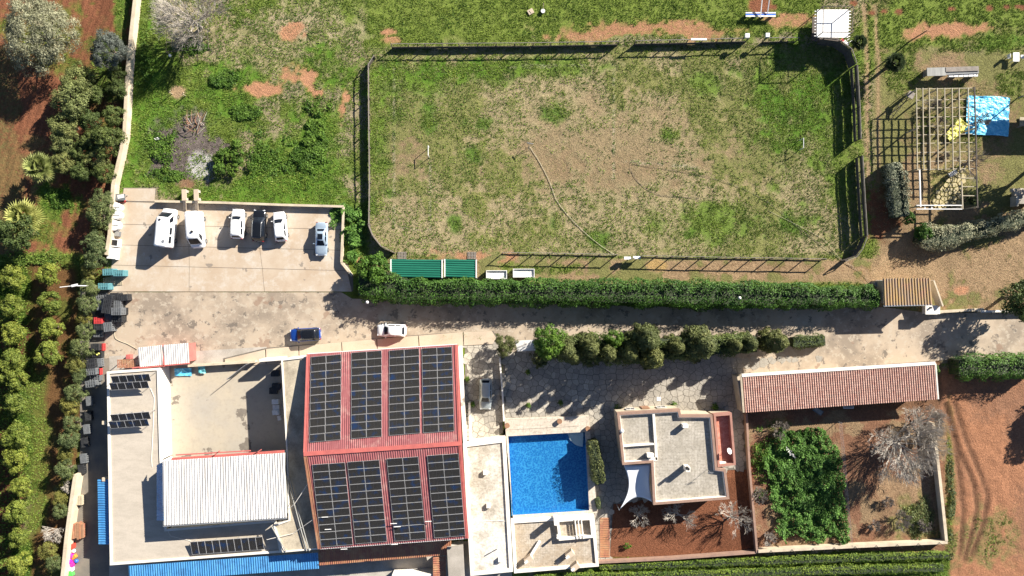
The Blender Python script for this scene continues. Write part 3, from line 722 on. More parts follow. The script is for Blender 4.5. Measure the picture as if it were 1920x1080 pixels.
def tilt_array(label, q, nx, ny, z0, z1):
    """freestanding tilted array: q px TL,TR,BR,BL ; top edge at z1 bottom edge z0"""
    A0,B0 = P(*q[0],z1), P(*q[1],z1); C0,D0 = P(*q[2],z0), P(*q[3],z0); ctr = Vector((*((A0+C0)/2).xy, FZ-.14))
    t = thing('solar_array', label, 'solar panels', ctr, 0, 'solar arrays')
    ux = ((B0-A0)+(C0-D0)).normalized(); d = ((A0-D0)+(B0-C0)); n = ux.cross(d).normalized(); uy = n.cross(ux)
    W = ((B0-A0).length+(C0-D0).length)/2/nx; Hh = ((A0-D0).length+(B0-C0).length)/2/ny
    for j in range(ny):
        for i in range(nx):
            c = A0.lerp(B0,(i+.5)/nx).lerp(D0.lerp(C0,(i+.5)/nx),(j+.5)/ny); solar_module(t, c, ux, uy, W-.02, Hh-.02, 0)
    for u in (.05,.35,.65,.95):
        a = A0.lerp(B0,u); b = D0.lerp(C0,u); MB().bar(a-n*.06,b-n*.06,.05).build('rail', M['steel'], t)
        for p in (a,b): MB().bar((p.x,p.y,FZ-.14),(p.x,p.y,p.z-.05),.05).build('leg', M['steel'], t)
    return t
tilt_array('upper small solar array of ten panels on the beige flat roof', [(211,706),(283,701),(277,727),(205,731)], 5, 2, 3.8, 4.6)
tilt_array('lower small solar array of ten panels on the beige flat roof', [(210,778),(283,772),(277,798),(204,803)], 5, 2, 3.8, 4.6)
tilt_array('long low solar array at the bottom edge of the flat roof', [(356,1016),(494,1006),(494,1030),(361,1040)], 10, 1, 3.15, 3.5)
# blue canopies
bc = thing('blue_canopy', 'narrow bright blue metal canopy on the left wall of the flat roofed building', 'canopy', (*P(193,960).xy,0))
corr('canopy_sheet', P(203,899,2.5), P(205,1021,2.5), P(185,1021,2.25), P(183,899,2.25), .32, .05, M['blue_sheet'], bc)
for y in (902,960,1018): a = P(184.5,y,2.2); MB().bar((a.x,a.y,0),a,.08).build('post', M['steel'], bc)
bc = thing('blue_canopy', 'long bright blue metal canopy along the bottom edge of the photo', 'canopy', (*P(420,1060).xy,0))
corr('canopy_sheet', P(241,1061,2.75), P(596,1036,2.75), P(598,1066,2.35), P(243,1092,2.35), .32, .05, M['blue_sheet'], bc)
for x, y in ((260,1089),(420,1079),(585,1068)): a = P(x,y,2.25); MB().bar((a.x,a.y,0),a,.09).build('post', M['steel'], bc)
# white corrugated hall
wh = thing('white_hall', 'tall hall with white corrugated metal roof beside the yard', 'building', (*P(420,920).xy,0))
a,b,c,d = P(305,864,5.7), P(533,849,5.7), P(538,970,5.3), P(306,985,5.3)
corr('roof_sheet', a, b, c, d, .34, .07, M['white_sheet'], wh)
walls(wh, inset(ccw([(p.x,p.y) for p in (a,b,c,d)]), .25), FZ-.1, 5.2, M['fibre_grey'], th=.15)
corr('side_cladding', P(294,872,4.2), P(294,976,4.2), P(307,976,5.4), P(305,866,5.4), .3, .04, M['blue_sheet'], wh)
MB().bar(P(306,986.5,5.22), P(538,971.5,5.22), .15, .14).build('gutter', M['steel'], wh)
for (p,q,w) in (((322,861),(533,846.5),.35),((330,853),(470,845),.14),((392,862),(412,845),.12),((470,856),(490,843),.12)): MB().bar(P(*p,5.35), P(*q,5.35), w, .15).build('red_beam', M['red_paint'], wh)
clad(wh, (c.x,c.y), (d.x,d.y), [(.3,1.6,3.6,1.0),(.7,1.6,3.6,1.0)], [], M['glass'], M['red_paint'], M['white_metal'])
# old roof strip building between yard and barn
OZ = 4.2
ob = thing('old_roof_building', 'narrow building with mossy old concrete roof between yard and barn', 'building', (*P(555,850).xy,0))
Op = [(527,674),(577,668),(573,850),(597,1030),(530,1036),(512,985),(541,975),(537,850)]
Ow = ccw([(p[0],p[1]) for p in PP(Op, OZ)])
MB().prism(inset(Ow,.2), OZ-.4, OZ-.15).build('roof_deck', M['old_roof'], ob)
MB().ring(Ow, inset(Ow,.18), OZ-.5, OZ).build('parapet', M['white_wall'], ob)
walls(ob, inset(Ow,.05), 0, OZ-.52, M['white_wall'], th=.2)
for (p,q) in (((537,890),(575,1033)),((542,895),(580,1033)),((508,985),(536,1034))): MB().tube([P(*p,OZ+.25),P(*q,OZ+.1)],.07).build('pipe', M['fibre_grey'], ob)
MB().tube([P(535,960,OZ+.3),P(552,945,OZ+.9),P(578,906,OZ+1.4)],.04).build('cable', M['white_wall'], ob)
MB().tube([P(500,1012,OZ+.1),P(550,1000,OZ+.1),P(590,972,OZ+1.2)],.035).build('cable', M['white_wall'], ob)
# yard walls, shed, gate
wall_run('yard_wall', 'low white wall closing the yard towards the road', [(352,686),(478,678)], 0, 1.0, .25, M['cream_wall'])
wall_run('yard_wall', 'white wall stub at the upper right corner of the yard', [(486,676),(527,673)], 0, 2.6, .3, M['white_wall'])
sh = thing('white_shed', 'small shed with white corrugated roof at the yard entrance', 'shed', (*P(306,666).xy,0))
corr('roof_sheet', P(258,652,2.7), P(304,647,2.7), P(306,684,2.4), P(262,688,2.4), .30, .05, M['white_sheet'], sh)
corr('roof_sheet', P(306,647,2.7), P(353,643,2.7), P(355,680,2.4), P(308,684,2.4), .30, .05, M['white_sheet'], sh)
walls(sh, inset(ccw([(p.x,p.y) for p in (P(258,652,2.5),P(353,643,2.5),P(355,680,2.5),P(262,688,2.5))]),.15), 0, 2.25, M['red_paint'], th=.15)
for p,q in (((262,690),(356,681)),((306,646),(307,688)),((248,690),(263,688))): MB().bar(P(*p,2.45), P(*q,2.45), .16, .12).build('red_beam', M['red_paint'], sh)
clad(sh, P(355,680,2.5).xy, P(262,688,2.5).xy, [], [(.3,1.4,0,2),(.75,1.4,0,2)], M['glass'], M['brown_wood'], M['white_metal'])
for px, py, s in ((360,669,.6),(246,668,.45)): c = P(px,py,.0); MB().box((c.x,c.y,s*.9),(.6,1.3*s,s*1.8)).build('red_pillar', M['red_paint'], sh)
sl = thing('slatted_lean_to', 'small lean-to of orange brown slats left of the white shed', 'shed', (*P(236,682).xy,0))
for k in range(12):
    x = 221+k*2.9; MB().bar(P(x,674,1.9), P(x,690,1.8), .13, .04).build('slat', M['barn_rust'], sl)
for p,q in (((220,676),(255,673)),((220,688),(255,686))): MB().bar(P(*p,1.8),P(*q,1.8),.08).build('beam', M['brown_wood'], sl)
for p in ((220,676),(255,673),(220,688),(255,686)): a = P(*p,1.78); MB().bar((a.x,a.y,0),a,.08).build('post', M['brown_wood'], sl)
g = thing('yard_gate', 'open metal gate leaf standing across the yard corner', 'gate', (*P(450,700).xy,0))
ga, gb = P(472,680,0), P(436,708,0)
for z in (.15,1.0,2.0): MB().bar(ga+Vector((0,0,z)), gb+Vector((0,0,z)), .07).build('rail', M['steel'], g)
for t_ in (0,.33,.66,1): p = ga.lerp(gb,t_); MB().bar(p+Vector((0,0,.1)), p+Vector((0,0,2.05)), .06).build('stile', M['steel'], g)
MB().bar(ga+Vector((0,0,1.05)), gb+Vector((0,0,1.05)), .02, 1.7).build('mesh_panel', M['fibre_grey'], g)
# lower red roof and dark yard behind barn
lr = thing('red_lean_to', 'low rusty red ribbed lean-to roof below the barn', 'roof', (*P(715,1030).xy,0))
corr('roof_sheet', P(597,1029,2.5), P(846,1012,2.5), P(846,1040,2.2), P(598,1060,2.2), .26, .05, M['barn_rust'], lr)
corr('roof_sheet', P(836,1043,2.18), P(836,1100,2.18), P(812,1100,2.2), P(812,1045,2.2), .3, .05, M['barn_rust'], lr)
for x, y in ((605,1057),(700,1050),(808,1042)): a = P(x,y,2.15); MB().bar((a.x,a.y,0),a,.1).build('post', M['brown_wood'], lr)
wall_run('back_wall', 'pale wall top at the bottom edge below the barn', [(735,1080),(810,1078)], 0, 2.0, .25, M['white_wall'])
pbk = thing('concrete_block_roof', 'small pale concrete slab roof between the barn and white flat roof', 'roof', (*P(853,1050).xy,0))
MB().prism([(p[0],p[1]) for p in PP([(838,1026),(868,1022),(872,1100),(842,1100)],3)], 2.7, 3.0).build('slab', M['concrete_grey'], pbk)
MB().prism([(p[0],p[1]) for p in PP([(841,1030),(866,1026),(869,1095),(844,1095)],2.7)], 0, 2.68).build('wall', M['white_wall'], pbk)

# ------------------------------------------------------------------ white flat roof, pool terrace
WZ = 2.6
wr = thing('white_flat_roof_building', 'low building with whitewashed flat roof between barn and pool', 'building', (*P(915,950).xy,0))
Wp = ccw([(p[0],p[1]) for p in PP([(868,832),(948,822),(962,1072),(882,1080)], WZ)])
MB().prism(inset(Wp,.25), WZ-.4, WZ-.2).build('roof_deck', M['whitewash'], wr)
MB().ring(Wp, inset(Wp,.5), WZ-.45, WZ).build('parapet', M['white_wall'], wr)
walls(wr, inset(Wp,.06), 0, WZ-.46, M['white_wall'])
for x,y in ((910,886),(916,948),(938,1049)): MB().box(P(x,y,WZ),(.55,.55,.5)).build('roof_vent', M['white_wall'], wr)
MB().tube([P(931,1030,WZ-.1),P(931,1030,WZ+.9)],.08).build('vent_pipe', M['black_metal'], wr)
MB().tube([P(900,978,WZ-.15),P(930,976,WZ-.15),P(955,978,WZ-.15)],.03).build('cable', M['white_wall'], wr)
PZ = .55
pt = thing('pool_terrace', 'swimming pool with white coping and curved corner steps', 'swimming pool', (*P(1030,880).xy,0))
outer = ccw([(p[0],p[1]) for p in PP([(946,786),(1104,780),(1120,962),(962,972)], PZ)])
inner = ccw([(p[0],p[1]) for p in PP([(953,818),(1097,810),(1105,957),(961,966)], PZ)])
# order-match ring
def match(a, b):
    k = min(range(len(b)), key=lambda i: (b[i][0]-a[0][0])**2+(b[i][1]-a[0][1])**2); return b[k:]+b[:k]
MB().ring(outer, match(outer, inner), -.1, PZ).build('coping', M['deck'], pt)
wat = [(p[0],p[1]) for p in inner]
def poolmat():  # pale cell pattern paints rippling water light into the blue basin colour
    t = NT('pool_ripple_light'); v = t.voro(4.2, vec=t.mix(.06, t.pos(), t.n.new('ShaderNodeTexNoise').outputs[1], 'ADD')); b = t.mix(t.ramp(v.outputs[0],.28,.75), (.006,.12,.34), (.035,.23,.46))
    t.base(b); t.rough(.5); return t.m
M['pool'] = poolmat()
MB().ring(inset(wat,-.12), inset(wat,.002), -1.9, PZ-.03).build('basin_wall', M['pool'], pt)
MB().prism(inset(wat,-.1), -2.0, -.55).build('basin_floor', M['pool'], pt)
cs_ = P(1094,812,PZ)
for k, r_ in enumerate((2.1,1.6,1.1,.6)):
    n_ = 14; poly = [(cs_.x,cs_.y)] + [(cs_.x+r_*math.cos(R(180+90*i/n_)), cs_.y+r_*math.sin(R(180+90*i/n_))) for i in range(n_+1)]
    MB().prism(poly, -.54, -.32+k*.17).build('step', M['white_wall'], pt)
def watermat():
    t = NT('pool_water'); out = t.n['Material Output']
    tr = t.n.new('ShaderNodeBsdfTransparent'); tr.inputs[0].default_value = (.82,.95,1,1)
    gl = t.n.new('ShaderNodeBsdfGlossy'); gl.inputs['Roughness'].default_value = .03
    fr = t.n.new('ShaderNodeLayerWeight'); fc = t.math('ADD', t.math('MULTIPLY', t.math('POWER', fr.outputs['Facing'], 5.0), .9), .02)
    bp = t.n.new('ShaderNodeBump'); bp.inputs['Strength'].default_value = .5; bp.inputs['Distance'].default_value = .08
    t.l.new(t.noise(3.0,2,.5), bp.inputs['Height']); t.l.new(bp.outputs[0], gl.inputs['Normal'])
    mx = t.n.new('ShaderNodeMixShader'); t.l.new(fc, mx.inputs[0]); t.l.new(tr.outputs[0], mx.inputs[1]); t.l.new(gl.outputs[0], mx.inputs[2]); t.l.new(mx.outputs[0], out.inputs[0]); return t.m
M['water'] = watermat()
def water_mesh():
    xs_ = [p[0] for p in wat]; ys_ = [p[1] for p in wat]
    nx = ny = 90; A0,B0,C0,D0 = [Vector((*p,0)) for p in wat]; V_ = []
    for j in range(ny+1):
        for i in range(nx+1):
            p = A0.lerp(B0,i/nx).lerp(D0.lerp(C0,i/nx), j/ny); V_.append((p.x,p.y,PZ-.18))
    V_ = np.array(V_); V_[:,2] += .05*(fbm(V_[:,0]*1.6,V_[:,1]*1.6,31,2)-.5)
    V_ -= np.array((*pt.location.xy,0)); I = np.arange((nx+1)*(ny+1)).reshape(ny+1,nx+1)
    return npmesh('water', V_, np.stack([I[:-1,:-1],I[:-1,1:],I[1:,1:],I[1:,:-1]],-1).reshape(-1,4), M['water'], smooth=True)
meshobj('water', water_mesh(), pt)
for x,y in ((951,797),(1049,789),(1102,803)): 
    MB().cyl(P(x,y,PZ),.32,.45,14,.36).build('planter', M['brown_wood'], pt)
for x0,x1,y in ((955,1085,800),): MB().bar(P(x0,y+6,PZ+.003),P(x1,y-1,PZ+.003),.05,.01).build('joint_strip', M['joint'], pt)
# lower roof terrace south of the pool
TZ = 1.3
tr = thing('roof_terrace', 'flat roof terrace with white parapets below the pool', 'building', (*P(1040,1020).xy,0))
Tp = ccw([(p[0],p[1]) for p in PP([(958,976),(1114,966),(1123,1062),(964,1075)], TZ)])
MB().prism(inset(Tp,.3), 0, TZ-.25).build('roof_deck', M['terrace_paver'], tr)
MB().ring(Tp, inset(Tp,.42), 0, TZ).build('parapet', M['white_wall'], tr)
cp = ccw([(p[0],p[1]) for p in PP([(1043,974),(1110,970),(1114,1008),(1048,1014)], TZ+.35)])
MB().ring(cp, inset(cp,.35), TZ-.25, TZ+.35).build('light_well_wall', M['white_wall'], tr)
for x in (1078,1084,1090): MB().bar(P(x,974,TZ+.4), P(x+4,1010,TZ+.4), .16, .12).build('beam', M['white_wall'], tr)
MB().box(P(1043,975,2.0),(.7,.7,2.4)).build('chimney', M['white_wall'], tr)
MB().cyl(P(1045,1003,TZ),.18,1.1).build('chimney_pot', M['white_wall'], tr)
for x,y in ((991,1046),(1068,1037),(1078,1060)):
    c = P(x,y,TZ); rz = R(38)
    MB().box((c.x,c.y,TZ+.25),(1.1,.75,.95),rz).build('chimney_block', M['concrete'], tr)
    MB().box((c.x-.35,c.y-.28,TZ+.74),(.5,.35,.06),rz).build('chimney_cap', M['white_metal'], tr)
MB().bar(P(1012,1014,TZ-.1), P(996,1040,TZ+.1), .35, .35).build('pale_bar', M['white_metal'], tr)  # pale sloped bar beside the chimney block

# ------------------------------------------------------------------ villa with flat roof
VZ = 3.7
vh = thing('flat_roofed_house', 'house with paved flat roof, brown parapets and white inner edges', 'house', (*P(1270,860).xy,0))
Vp = [(1157,774),(1275,767),(1277,778),(1336,778),(1345,878),(1361,880),(1368,936),(1225,947),(1221,868),(1167,872)]
Vw = ccw([(p[0],p[1]) for p in PP(Vp, VZ)])
MB().prism(inset(Vw,.3), VZ-.75, VZ-.5).build('roof_deck', M['roof_paver'], vh)
MB().ring(Vw, inset(Vw,.34), VZ-.8, VZ).build('parapet', M['wall_brown'], vh)
MB().ring(inset(Vw,.342), inset(Vw,.42), VZ-.5, VZ-.06).build('parapet_lining', M['white_wall'], vh)
walls(vh, inset(Vw,.05), 0, VZ-.82, M['cream_wall'])
for p,q,w,m in (((1225,772),(1231,862),.32,'white_wall'),((1168,836),(1226,832),.25,'white_wall'),((1216,862),(1232,860),.45,'white_wall')):
    MB().bar(P(*p,VZ-.25)-Vector((0,0,.12)), P(*q,VZ-.25)-Vector((0,0,.12)), w, .5).build('roof_divider', M[m], vh)
MB().box(P(1284,798,VZ),(.75,.45,.95)).build('chimney', M['white_wall'], vh)
MB().box(P(1219,853,VZ),(.9,.5,.8)).build('chimney', M['white_wall'], vh)
ch = MB().box(P(1287,877,VZ+.1),(.6,.6,1.9)).build('chimney', M['white_wall'], vh)
cpt = P(1288,877,VZ+1.05); MB().cyl(cpt,.2,.7).build('chimney_pot', M['black_metal'], ch)
MB().sphere(P(1166,808,VZ+.2),.3).build('roof_tank', M['white_metal'], vh)
am = P(1326,880,VZ-.5); MB().tube([am,am+Vector((0,0,1.9))],.025).build('aerial', M['steel'], vh)
for k in range(4): MB().bar(am+Vector((-.4,.1*k-.2,1.3+.15*k)), am+Vector((.4,.1*k-.2,1.3+.15*k)),.02).build('aerial_rod', M['steel'], vh)
cw = lambda a,b: (P(*a,VZ).xy, P(*b,VZ).xy)
a_,b_ = cw((1275,767),(1157,774)); clad(vh, a_, b_, [(.25,1.2,1,1.2),(.75,1.2,1,1.2)], [(.5,1.1,0,2.1)], M['glass'], M['brown_wood'], M['white_metal'])
a_,b_ = cw((1225,947),(1368,936)); clad(vh, a_, b_, [(.2,1.6,.9,1.3),(.5,1.6,.9,1.3),(.8,1.6,.9,1.3)], [], M['glass'], M['brown_wood'], M['white_metal'])
rt = thing('red_roof_terrace', 'small red floored terrace with brown parapet at the right of the house', 'terrace', (*P(1358,830).xy,0))
Rp = ccw([(p[0],p[1]) for p in PP([(1338,777),(1372,774),(1380,872),(1346,876)], 3.3)])
MB().prism(inset(Rp,.25), 2.3, 2.5).build('floor', M['terrace_red'], rt)
MB().ring(Rp, inset(Rp,.3), 2.2, 3.3).build('parapet', M['terrace_wall'], rt)
walls(rt, inset(Rp,.05), 0, 2.18, M['cream_wall'])
MB().box(P(1353,868,2.7),(1.1,.4,.45)).build('white_bench', M['white_wall'], rt)
dsh = thing('satellite_dish', 'white satellite dish on the red roof terrace', 'satellite dish', P(1366,845,2.5))
c = P(1367,846,3.9); MB().tube([P(1366,845,2.5), c],.04).build('mast', M['steel'], dsh)
mb = MB(); nn = Vector((.35,.25,.5)).normalized(); ax = nn.cross(Vector((0,0,1))).normalized(); ay = nn.cross(ax)
for j in range(5):
    for i in range(16):
        r_ = .42*j/4; t_ = 2*math.pi*i/16; mb.v.append(tuple(c+ax*r_*math.cos(t_)+ay*r_*math.sin(t_)+nn*(r_**2*.5)))
mb.f = [(j*16+i,(j+1)*16+i,(j+1)*16+(i+1)%16,j*16+(i+1)%16) for j in range(4) for i in range(16)]
mb.build('dish', M['white_metal'], dsh, smooth=True).modifiers.new('s','SOLIDIFY').thickness = .02
MB().tube([c-ax*.4, c+nn*.45],.015).build('feed_arm', M['steel'], dsh)
# shade sail
ss = thing('shade_sail', 'white fabric shade sail with pointed corner beside the house', 'shade sail', (*P(1195,910).xy,0))
cA,cB,cC,cD = P(1169,871,2.9), P(1221,869,2.95), P(1224,942,2.7), P(1161,956,2.2)
V_ = []; nS = 14
for j in range(nS+1):
    for i in range(nS+1):
        u, v = i/nS, j/nS; p = cA.lerp(cB,u).lerp(cD.lerp(cC,u),v)
        p = p + Vector((1.0*math.sin(math.pi*v)*(1-u) - .35*math.sin(math.pi*v)*u, 1.2*math.sin(math.pi*u)*v - .15*math.sin(math.pi*u)*(1-v), -.25*math.sin(math.pi*u)*math.sin(math.pi*v))); V_.append(tuple(p-ss.location))
I = np.arange((nS+1)**2).reshape(nS+1,nS+1)
o = meshobj('fabric', npmesh('fabric', V_, np.stack([I[:-1,:-1],I[1:,:-1],I[1:,1:],I[:-1,1:]],-1).reshape(-1,4), M['sail'], smooth=True), ss); o.modifiers.new('s','SOLIDIFY').thickness = .015
MB().tube([(cD.x,cD.y,0),cD+Vector((0,0,.1))],.05).build('post', M['steel'], ss)

# ------------------------------------------------------------------ long tiled stable
tb = thing('tiled_stable', 'long narrow stable with terracotta tiled roof', 'stable', (*P(1575,728).xy,0))
a,b,c,d = P(1391,705,3.3), P(1752,682,3.3), P(1757,748,2.5), P(1396,773,2.5)
nc = 84; nr = 15; TV = []; TF = []; TT = []; rr = random.Random(4)
for i in range(nc):
    for j in range(nr):
        u0,u1 = i/nc,(i+1)/nc; v0,v1 = j/nr,(j+1.12)/nr; tone = rr.random(); base_ = len(TV)
        for vv, dz in ((v0,.0),(v1,.045)):
            for k in range(6):
                t_ = k/5; u = u0+(u1-u0)*t_; p = a.lerp(b,u).lerp(d.lerp(c,u),vv); TV.append(tuple(p+Vector((0,0,.11*math.sin(math.pi*t_)+dz))-tb.location)); TT.append(tone)
        TF += [(base_+k,base_+k+6,base_+k+7,base_+k+1) for k in range(5)]
tag(meshobj('roof_tiles', npmesh('roof_tiles', TV, TF, M['terracotta'], TT), tb), None, None, None, 'stuff')
MB().add([a-Vector((0,0,.04)),b-Vector((0,0,.04)),c-Vector((0,0,.04)),d-Vector((0,0,.04))],[(0,3,2,1)]).build('roof_boards', M['brown_wood'], tb)
MB().bar(a+Vector((-.05,.1,.08)), b+Vector((.05,.1,.08)), .42, .16).build('ridge_cap', M['white_wall'], tb)
MB().bar(b+Vector((.1,0,.06)), c+Vector((.1,0,.06)), .2, .14).build('verge', M['white_wall'], tb)
MB().bar(a+Vector((-.15,0,.06)), d+Vector((-.15,0,.06)), .25, .14).build('verge', M['cream_wall'], tb)
poly = ccw([(p.x,p.y) for p in (a,b,c.lerp(b,.2),d.lerp(a,.2))]); walls(tb, inset(poly,.2), 0, 2.45, M['cream_wall'])
for k in range(9):
    p = d.lerp(c,(k+.3)/9)+Vector((0,.25,0)); MB().bar((p.x,p.y,0),(p.x,p.y,2.42),.16).build('post', M['brown_wood'], tb)
wall_run('stable_wall', 'cream wall pillar line at the left end of the tiled stable', [(1385,706),(1395,772)], 0, 2.4, .35, M['cream_wall'])
# gatehouse with rusty corrugated roof
gh = thing('gatehouse', 'gate shelter with yellowish rusty corrugated roof by the road', 'shelter', (*P(1702,548).xy,0))
a,b,c,d = P(1655,522,3.5), P(1744,521,3.5), P(1748,571,3.3), P(1657,573,3.3)
corr('roof_sheet', a,b,c,d, .37, .09, M['rust_yellow'], gh)
MB().bar(d+Vector((0,-.05,-.05)), c+Vector((0,-.05,-.05)), .16, .12).build('gutter', M['steel'], gh)
walls(gh, inset(ccw([(p.x,p.y) for p in (a,b,c,d)]),.3), 0, 3.2, M['cream_wall'], th=.2)
MB().prism([(p[0],p[1]) for p in PP([(1640,530),(1654,525),(1656,552),(1640,534)],1.4)],0,1.4).build('meter_box', M['fibre_grey'], gh)
MB().bar(P(1745,526,1.6), P(1762,574,1.6), .2, 1.5).build('side_wall', M['cream_wall'], gh)
gp = thing('gate_pillar', 'white gate pillar with flat cap beside the road', 'pillar', (*P(1746,581).xy,0))
MB().box(P(1746,581,.85)+Vector((0,0,-.05)),(1.5,1.1,1.7)).build('pillar', M['white_wall'], gp); MB().box(P(1746,581,1.75),(1.65,1.25,.14)).build('cap', M['white_wall'], gp)
MB().cyl(P(1744,577,1.82),.14,.25).build('lamp', M['black_metal'], gp)
wall_run('boundary_wall', 'low cream boundary wall right of the gate pillar', [(1757,586),(1770,584),(1845,580)], 0, .8, .3, M['cream_wall'])
wall_run('boundary_wall', 'white wall segment at the right edge under the dark tree', [(1840,584),(1895,583),(1950,582)], 0, .9, .22, M['white_wall'])
# other walls
wall_run('perimeter_wall', 'long cream perimeter wall between red field and meadow', [(256,-30),(246,60),(239,130),(233,250),(225,290),(212,345),(205,440),(199,478)], 0, 1.25, .42, M['cream_wall'])
wall_run('perimeter_wall', 'cream wall in the lower left corner beside the dark lane', [(141,890),(132,950),(124,1010),(116,1090)], 0, 1.6, .42, M['cream_wall'])
wall_run('retaining_wall', 'low cream wall along the top of the car park', [(290,377),(420,380),(530,384),(644,387)], 0, .75, .24, M['cream_wall'])
wall_run('retaining_wall', 'low cream wall down the right side of the car park', [(644,388),(642,440),(640,492),(660,517)], 0, .75, .24, M['cream_wall'])
wall_run('paddock_wall', 'low cream wall along the right side of the paddock', [(1750,793),(1763,900),(1775,1015)], 0, 1.1, .32, M['cream_wall'])
wall_run('paddock_wall', 'low cream wall along the bottom of the paddock', [(1777,1017),(1600,1025),(1422,1034)], 0, 1.1, .32, M['cream_wall'])
wall_run('garden_wall', 'dark low garden wall below the red soil bed', [(1122,1055),(1260,1048),(1420,1036)], 0, .9, .22, M['wall_brown'])
wall_run('garden_wall', 'dark low wall between house path and paddock', [(1400,775),(1406,880),(1420,1036)], 0, 1.0, .22, M['wall_brown'])
wall_run('driveway_wall', 'white low wall between stairs and driveway beside the barn', [(880,755),(882,826)], 0, 1.0, .22, M['white_wall'])
wall_run('driveway_wall', 'thin low wall between driveway and courtyard', [(937,672),(942,735),(945,790)], 0, .7, .15, M['white_wall'])
wall_run('barn_side_wall', 'white wall strip along the right side of the barn', [(862,650),(872,830)], 0, 1.6, .45, M['white_wall'])
st = thing('side_stairs', 'short stone stairs beside the driveway and the barn', 'stairs', (*P(876,790).xy,0))
for k in range(9): MB().box(P(876.5,762+k*7,.0)+Vector((0,0,.1+.07*k)),(.75,.46,.2+.14*k)).build('step', M['stone_pale'], st)
gpth = thing('garden_steps', 'brick edged path beside the red soil bed', 'path', (*P(1130,1000).xy,0))
for k in range(22): MB().box(P(1134,972+k*3.4,.06),(1.4,.17,.1)).build('brick', M['barn_rust'], gpth)
# ------------------------------------------------------------------ vegetation builders
def leaf_geo(C, N, size, r, asp=.55, up=.0):
    n = len(C); N = N + r.normal(0,.45,(n,3)); N[:,2] += up; N /= np.linalg.norm(N,axis=1)[:,None]+1e-9
    T = np.cross(N, r.normal(0,1,(n,3))); T /= np.linalg.norm(T,axis=1)[:,None]+1e-9; S = np.cross(N,T)
    L = size*r.uniform(.6,1.3,n)[:,None]; W = L*asp
    V_ = np.stack([C-T*L*.5, C+S*W*.5, C+T*L*.5+N*L*.08, C-S*W*.5],1).reshape(-1,3)
    return V_, np.arange(4*n).reshape(-1,4)
def crown_mesh(seed, rad, hz, zc, m, nclump=60, nleaf=90, leaf=.22, cr=.3, shape='round', asp=.55, spread=.9):
    r = np.random.default_rng(seed); Cs = []; Ns = []; Ts = []
    d = r.normal(0,1,(nclump,3)); d /= np.linalg.norm(d,axis=1)[:,None]; d[:,2] = np.where(d[:,2] < -.25, -d[:,2], d[:,2])
    f = r.uniform(.45,1,nclump)**.6*spread; lob = 1+.22*np.sin(3*np.arctan2(d[:,1],d[:,0])+seed)*r.uniform(.3,1,nclump)
    cen = d*f[:,None]*np.array((rad,rad,hz))*lob[:,None]
    if shape == 'cone':
        h = r.uniform(-1,1,nclump); a = r.uniform(0,2*np.pi,nclump); rr_ = rad*((1-h)/2)**.6*r.uniform(.55,1,nclump)*.95+rad*.05
        cen = np.stack([rr_*np.cos(a), rr_*np.sin(a), h*hz],-1); d = np.stack([np.cos(a)*.8,np.sin(a)*.8,np.full(nclump,.6)],-1)
    for k in range(nclump):
        c_r = rad*cr*r.uniform(.6,1.25); q = r.normal(0,1,(nleaf,3)); q /= np.linalg.norm(q,axis=1)[:,None]
        q = q + d[k]*.5 + np.array((0,0,.25)); q /= np.linalg.norm(q,axis=1)[:,None]
        Cs.append(cen[k]+q*c_r*r.uniform(.55,1.05,(nleaf,1))*np.array((1,1,.8))); Ns.append(q)
        Ts.append(np.clip(r.uniform(.15,.75)+r.uniform(-.3,.3,nleaf)+.22*q[:,2],0,1))
    C = np.concatenate(Cs); C[:,2] += zc; C[:,2] = np.maximum(C[:,2], .15)
    V_, F_ = leaf_geo(C, np.concatenate(Ns), leaf, r, asp)
    return npmesh('crown', V_, F_, m, np.repeat(np.concatenate(Ts),4))
def trunk_mesh(seed, h, r0, rad, m, nb=5):
    r = random.Random(seed); mb = MB(); mb.tube([(0,0,-.1),(r.uniform(-.1,.1),r.uniform(-.1,.1),h*.4),(0,0,h*.75)],[r0*1.2,r0,r0*.55],7)
    for k in range(nb):
        a = 2*math.pi*k/nb+r.uniform(-.4,.4); mb.tube([(0,0,h*.35),(math.cos(a)*rad*.35,math.sin(a)*rad*.35,h*.6),(math.cos(a)*rad*.7,math.sin(a)*rad*.7,h*.85)],[r0*.5,r0*.35,r0*.12],5)
    return mb.mesh('trunk', m)
PROTO = {}
